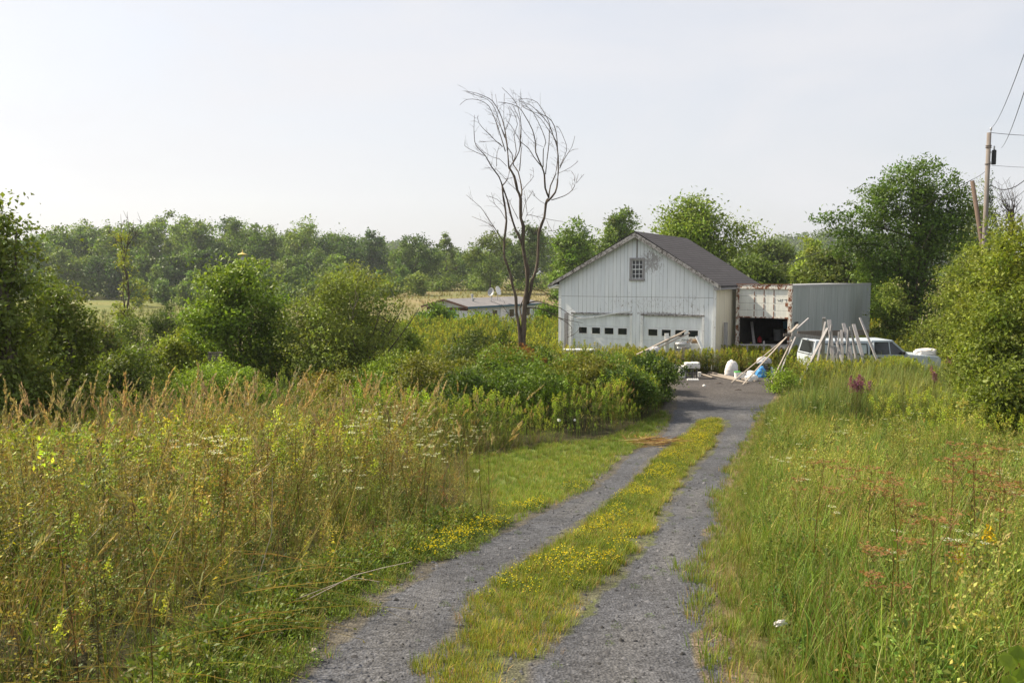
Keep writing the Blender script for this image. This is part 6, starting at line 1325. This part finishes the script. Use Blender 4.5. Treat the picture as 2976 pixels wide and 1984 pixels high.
# heap of dead reeds on the drive
vb = VB(); n = 260; P = np.stack([3.15 + RNG.normal(0, .3, n), 19.6 + RNG.normal(0, .2, n), np.zeros(n)], -1); P[:, 2] = zf(P[:, 0], P[:, 1]) + .02 + rnd(n, 0, .13)
a = rnd(n, -.5, .5) + np.where(RNG.rand(n) < .25, 1.3, 0); D = np.stack([np.cos(a), np.sin(a) * .8, rnd(n, -.12, .15)], -1); vb.leaves(P, D, rdir(n), rnd(n, .25, .6), .016, np.where(RNG.rand(n)[:, None] < .5, colv(TAN, n), colv((.2, .09, .045), n)))
tag(vb.obj('dead_reed_heap', M_GRASS), 'heap of brown dead reeds lying across the left wheel track', 'reeds', None, 'stuff')
# loose stones on the drive
def stones():
    n = 16000; P = pts(n, -1.6, 6, 4.0, 16, lambda x, y: (x > rL(y) - .05) & (x < rR(y) + .1) & ~((x > rA(y) + .1) & (x < rB(y) - .1)), 1.5)
    k = len(P); s = np.clip(RNG.lognormal(-4.8, .6, k), .003, .04); V0 = np.array([[1, 0, 0], [0, 1, 0], [-1, 0, 0], [0, -1, 0], [.1, .1, .8], [0, 0, -.8]]); V0 = V0[None] * RNG.uniform(.6, 1.3, (k, 6, 1)) * s[:, None, None]
    a = RNG.rand(k) * 6.28; c, s_ = np.cos(a)[:, None], np.sin(a)[:, None]; X = V0[:, :, 0] * c - V0[:, :, 1] * s_; Y = V0[:, :, 0] * s_ + V0[:, :, 1] * c
    V = np.stack([X + P[:, 0:1], Y + P[:, 1:2], V0[:, :, 2] + P[:, 2:3] + .014], -1).reshape(-1, 3); Fc = np.array([[0, 1, 4], [1, 2, 4], [2, 3, 4], [3, 0, 4]]); Q = (Fc[None] + (np.arange(k) * 6)[:, None, None]).reshape(-1, 3)
    C = np.array([[.075, .076, .082]]) * np.clip(1 + RNG.normal(0, .45, (k, 1)), .3, 3); mesh_o = mesh_np('loose_gravel', V, Q, np.repeat(np.clip(C, .03, .6), 6, 0), M_STONE); tag(mesh_o, 'loose grey stones lying on the wheel tracks', 'gravel', None, 'stuff')
stones()

# loosestrife, tall dry umbels, leaf at the lower right
def clump(name, label, cat, temps, x, y, n, rad, s0, s1, group=None, mat=None, tn=None):
    z = float(zf(x, y)); a = rnd(n, 0, 6.28); rr = rad * np.sqrt(RNG.rand(n)); P = np.stack([np.cos(a) * rr, np.sin(a) * rr, np.zeros(n)], -1); P[:, 2] = zf(P[:, 0] + x, P[:, 1] + y) - z
    vb = VB(); scatter(vb, temps, P, rnd(n, s0, s1), tint(n) if tn is None else tint(n) * tn, RNG.normal(0, .1, (n, 2))); o = vb.obj(name, mat or M_LEAF); o.location = (x, y, z); tag(o, label, cat, group); return o
def gx(px, d): return at(px, 900, d).x
clump('loosestrife', 'clump of purple loosestrife standing in the right meadow', 'flowers', T_PURP, gx(1968, 21.8), 21.8, 17, .26, .9, 1.15)
clump('loosestrife', 'small purple loosestrife low against the right bushes', 'flowers', T_PURP, gx(2160, 24), 24, 5, .15, .9, 1.1)
clump('loosestrife', 'faint purple loosestrife beside the truck front under the bushes', 'flowers', T_PURP, gx(2192, 26), 26, 5, .2, 1.1, 1.3)
for i, (px, py, d, h, lb) in enumerate([(1880, 1000, 7.6, 1.1, 'rusty dry umbel plant leftmost in the right meadow'), (2010, 1000, 6.9, 1.15, 'rusty dry umbel plant in the middle of the right meadow'), (2080, 1000, 6.2, 1.1, 'rusty dry umbel plant right of the middle in the meadow'), (2185, 1000, 6.4, 1.35, 'tall rusty dry umbel plant in the right foreground'),
    (2250, 1000, 5.9, 1.3, 'tall rusty dry umbel plant near the right edge with many heads'), (2300, 1000, 6.8, 1.3, 'rusty dry umbel plant closest to the right edge'), (2160, 1000, 5.3, 1.0, 'low rusty dry umbel plant at the lower right'), (2050, 1000, 5.2, .8, 'lowest rusty dry umbel plant near the bottom of the photo'), (2240, 1000, 7.6, 1.15, 'rusty dry umbel plant behind the tall ones')]):
    x = gx(px, d); z = float(zf(x, d)); vb = VB(); V, Q, C = t_umbel(h, (.24, .135, .055), (.16, .1, .045), .065, 42, 8, 1.7, .011, .022); vb.put(V, Q, C); o = vb.obj('dried_umbel', M_LEAF); o.location = (x, d, z); tag(o, lb, 'dried plant', 'dried umbel plants in the right meadow')
# fallen stems at the lower left, and bent stalks
def fallen():
    vb = VB(); n = 130; r = RNG; x = rnd(n, -4.2, -1.7); y = rnd(n, 4.5, 6.6); z = zf(x, y) + rnd(n, .05, .55); a = RNG.normal(.0, .5, n); L = rnd(n, .4, 1.3); T = np.linspace(0, 1, 6)
    P = np.zeros((n, 6, 3)); P[:, :, 0] = x[:, None] + (np.cos(a) * L)[:, None] * T; P[:, :, 1] = y[:, None] + (np.sin(a) * L * .5)[:, None] * T; P[:, :, 2] = z[:, None] + (L * rnd(n, -.1, .45))[:, None] * T - (L * rnd(n, .1, .6))[:, None] * T ** 2
    side = np.stack([0 * a, -np.ones(n) * .4, np.ones(n)], -1); vb.ribbon(P, side, .007, .002, colv((.27, .19, .09), n, .25))
    m = n * 5; j = np.repeat(np.arange(n), 5); k = r.randint(1, 6, m); vb.leaves(P[j, k], rdir(m), rdir(m), rnd(m, .03, .07), .015, colv((.17, .17, .06), m, .3))
    tag(vb.obj('fallen_stems', M_LEAF), 'tangle of thin tan fallen stems at the lower left corner', 'stems', None, 'stuff')
fallen()
def corner_plant():
    r = np.random.RandomState(2); vb = VB(); b = at(2345, 1500, 4.15); zg = float(zf(b.x, b.y)); p = np.array([[0, 0, 0], [.02, 0, .25], [0, .02, .5], [.03, 0, b.z - zg + .12]]); add_stem(vb, p, .01, (.2, .15, .05))
    for (px, py, d, s) in ((2338, 1480, 4.1, .12), (2325, 1505, 4.05, .1), (2345, 1530, 4.1, .13), (2318, 1548, 4.0, .09), (2348, 1560, 4.0, .12), (2330, 1572, 4.1, .11), (2352, 1495, 4.2, .11)):
        c = np.array(at(px, py, d)) - [b.x, b.y, zg]; a = r.uniform(-2.5, -.6); D = np.array([math.cos(a), -.3, math.sin(a)]); Nn = np.array([.1, -1, .5]); S = np.cross(D, Nn); col = colv((.24, .3, .035), 1, .12)
        for da, k in ((-.7, .8), (-.25, 1), (.25, 1), (.7, .8)): vb.leaves(c[None], (D + unit(S) * da)[None], Nn[None], s * k, s * .55, col, .06)
    o = vb.obj('leafy_plant', M_LEAF); o.location = (b.x, b.y, zg); tag(o, 'plant with large yellow green leaves at the very lower right corner', 'plant')
corner_plant()
def stalks():
    r = np.random.RandomState(8); Ls = ['long bent pale stalk arching over the left edge of the drive', 'second pale stalk leaning out over the drive edge', 'pale broken stalk rising steeply from the left weeds', 'tan fallen stem across the lower left corner', 'brown fallen stem lowest at the left corner', 'tan stem lying among the lower left weeds']
    D_ = [[(215, 1340), (520, 1185), (640, 1120), (800, 1078), (975, 1040)], [(160, 1338), (300, 1260), (640, 1130), (790, 1155)], [(50, 1365), (95, 1150), (175, 880), (180, 560)]]
    for i, l in enumerate(D_):
        P = [at((700 + x / 1.96) / 1.26531, (1100 + y / 1.96) / 1.26531, 6.55 - .1 * k) for k, (x, y) in enumerate(l)]; zg = float(zf(P[0].x, P[0].y)); P[0].z = min(P[0].z, zg + .1); g = G(); g.tube(P, list(np.linspace(.0045, .002, len(P))), 5); tag(g.build('bent_stalk', M_TANWOOD), Ls[i], 'stalk', 'bent stalks on the left')
stalks()

# ------------------------------------------------------------------ poles and wires
def poles():
    M_POLE = wood_mat('pole_wood', (.14, .125, .115), (.25, .225, .205)); M_OLD = wood_mat('old_pole_wood', (.09, .06, .045), (.15, .11, .085))
    d = 40; p = at(2272, 305, d); zg = float(zf(p.x, d)); o = empty('utility_pole', (p.x, d, zg), 0, 'tall wooden utility pole with transformer at the right', 'utility pole'); h = p.z - zg
    g = G(); g.tube([(0, 0, -.2), (0, 0, h * .5), (0, 0, h)], [.125, .11, .095], 14); g.build('pole', M_POLE, o, sm=True)
    g = G(); g.tube([(.08, 0, h - .3), (.08, 0, h + .12)], .02, 6); g.lathe([(.02, h + .1), (.05, h + .13), (.05, h + .16), (.025, h + .18), (.05, h + .2), (.03, h + .24)], (.08, 0, 0), 10); g.build('insulator', M_GALV, o)
    g = G(); zt_ = at(2283, 345, d).z - zg; zb_ = at(2283, 378, d).z - zg; g.lathe([(.0, zb_), (.09, zb_), (.1, zb_ + .03), (.1, zt_ - .03), (.085, zt_), (.03, zt_ + .02)], (.27, 0, 0), 16); t = g.build('transformer', M_BLACK, o)
    g = G(); g.lathe([(.03, zt_), (.04, zt_ + .06), (.025, zt_ + .1), (.04, zt_ + .14), (.02, zt_ + .2)], (.27, 0, 0), 10); g.build('bushing', M_GALV, t)
    g = G(); g.beam((.1, 0, zb_ + .1), (.2, 0, zb_ + .1), .05, .05); g.beam((.1, 0, zt_ - .1), (.2, 0, zt_ - .1), .05, .05); g.build('bracket', M_GALV, o)
    g = G(); 
    for z_ in (h - .62, h - .7, zb_): g.lathe([(.13, z_), (.135, z_ + .02), (.13, z_ + .04)], (0, 0, 0), 14)
    g.build('bands', M_DARKWOOD, o)
    zc = at(2283, 450, d).z - zg; vb = VB(); n = 300; P = np.stack([rnd(n, .08, .3), rnd(n, -.12, .12), zc + RNG.normal(0, .45, n)], -1); vb.leaves(P, rdir(n), rdir(n), .09, .05, colv(GD, n, .3)); vb.obj('clinging_vine', M_LEAF, o)
    a = at(2233, 415, 44); b = at(2256, 560, 44); D = (b - a).normalized(); zg2 = float(zf(b.x, 44)); e = b + D * ((zg2 - b.z) / D.z)
    o2 = empty('leaning_pole', (e.x, 44, zg2), 0, 'short dark wooden pole leaning beside the utility pole', 'utility pole'); g = G(); g.tube([(0, 0, -.2), a - Vector((e.x, 44, zg2))], [.125, .1], 12); g.build('pole', M_OLD, o2, sm=True)
    top = Vector((p.x + .1, d, p.z)); W_ = lambda P, rr, lb: tag((lambda g: (g.tube(P, rr, 4, False), g.build('power_line', M_BLACK))[1])(G()), lb, 'wire', 'overhead wires at the right')
    def cat_(a, b, sag, k=10): a = Vector(a); b = Vector(b); return [a + (b - a) * (i / k) - Vector((0, 0, sag * 4 * (i / k) * (1 - i / k))) for i in range(k + 1)]
    W_(cat_(top + Vector((-.02, 0, .2)), at(2375, 60, 14), .3), .008, 'upper thin wire rising from the pole top toward the camera'); W_(cat_(at(2300, 340, 40), at(2375, 140, 14), .25), .008, 'second thin wire rising steeply to the upper right')
    W_(cat_(top, at(2420, 312, 42), .05), .012, 'horizontal wire from the pole top to the right edge'); W_(cat_(at(2278, 380, 40), at(2420, 386, 42), .03), .008, 'horizontal wire below the transformer')
    W_(cat_(at(2276, 425, 40), at(2420, 330, 30), .75), .02, 'thick sagging cable going right from the pole'); W_(cat_(at(2290, 455, 40), at(2400, 380, 30), .5), .012, 'thin sagging cable under the thick one')
    W_(cat_(at(2270, 388, 40), at(2234, 412, 44), .05), .012, 'short wire between the pole and the leaning pole'); W_(cat_(at(2234, 412, 44), at(1775, 612, 60), .5), .018, 'service wire running left to the trees behind the trailer')
    g = G(); g.tube(cat_(at(2262, 520, 40), at(2248, 520, 44), .2), .012, 4, False)
poles()
# bare branches by the right edge
def bare():
    r = np.random.RandomState(12); b = at(2325, 480, 52); zg = float(zf(b.x, 52)); o = empty('bare_tree', (b.x, 52, zg), 0, 'leafless grey tree top behind the wires at the right edge', 'tree'); h = b.z - zg; g = G(); g.tube([(0, 0, -.1), (0, 0, h * .6), (0, 0, h)], [.14, .1, .06], 8); g.build('trunk', M_DEADBARK, o, sm=True); g = G()
    for i in range(34):
        z = h * r.uniform(.75, 1.02); a = r.uniform(-1, 1); L = r.uniform(.9, 2.4); P = [Vector((0, 0, z)) + Vector((a * L * t * .9 + .1 * math.sin(t * 5 + i), r.uniform(-.3, .3) * t, L * t)) for t in np.linspace(0, 1, 6)]; g.tube(P, list(np.linspace(.028, .006, 6)), 4)
        for k in range(3): q = P[r.randint(2, 5)]; g.tube([q, q + Vector((r.uniform(-.5, .5), r.uniform(-.3, .3), r.uniform(.2, .6)))], [.01, .004], 3)
    g.build('branches', M_TWIG, o)
bare()
# bird feeder top over the leafy tree, slatted bench below it
p = at(557, 585, 33.6); zg = float(zf(p.x, 33.6)); o = empty('bird_feeder', (p.x, 33.6, zg), 0, 'pole with a small yellowish conical cap showing above the rounded leafy tree', 'pole'); h = p.z - zg
g = G(); g.tube([(0, 0, 0), (0, 0, h - .25)], .022, 8); g.build('pole', M_GALV, o); g = G(); g.lathe([(.2, h), (.19, h + .015), (.1, h + .05), (.03, h + .08), (.018, h + .12), (.012, h + .19), (.003, h + .21)], (0, 0, 0), 18); g.build('cap', M_YELLOW, o, sm=True); g = G(); g.lathe([(.05, h - .25), (.07, h - .22), (.07, h - .08), (.03, h)], (0, 0, 0), 14); g.build('feeder_tube', M_GALV, o)
g = G(); g.tube([(.02, 0, h - .4), (.12, 0, h - .3), (.13, 0, h - .15), (.06, 0, h - .1)], .01, 6); g.build('hook', M_GALV, o)
p = at(495, 805, 27.2); zg = float(zf(p.x, 27.2)); o = empty('slatted_bench', (p.x, 27.2, zg), .1, 'weathered slatted boards showing under the rounded leafy tree', 'bench'); h = p.z - zg - .05
for k in range(4): g = G(); g.box(-.25, 0, h - .05 - k * .08, .2, .03, h + .0 - k * .08); g.build('slat', M_DARKWOOD, o)
for x in (-.2, .15): g = G(); g.box(x - .03, .035, -.1, x + .04, .09, h); g.build('post', M_DARKWOOD, o)

# ------------------------------------------------------------------ haze
def haze():
    g = G(); g.box(-1330, -80, -6, 1330, 1400, 130); m = bpy.data.materials.new('haze'); m.use_nodes = True; n = m.node_tree; n.nodes.clear(); o = n.nodes.new('ShaderNodeOutputMaterial'); v = n.nodes.new('ShaderNodeVolumePrincipled')
    v.inputs['Color'].default_value = (.86, .92, 1, 1); v.inputs['Density'].default_value = .00023; v.inputs['Anisotropy'].default_value = .3; n.links.new(v.outputs[0], o.inputs['Volume'])
    tag(g.build('haze', m), kind='stuff')
haze()
print('quads', sum(len(o.data.polygons) for o in COL.objects if o.type == 'MESH'))
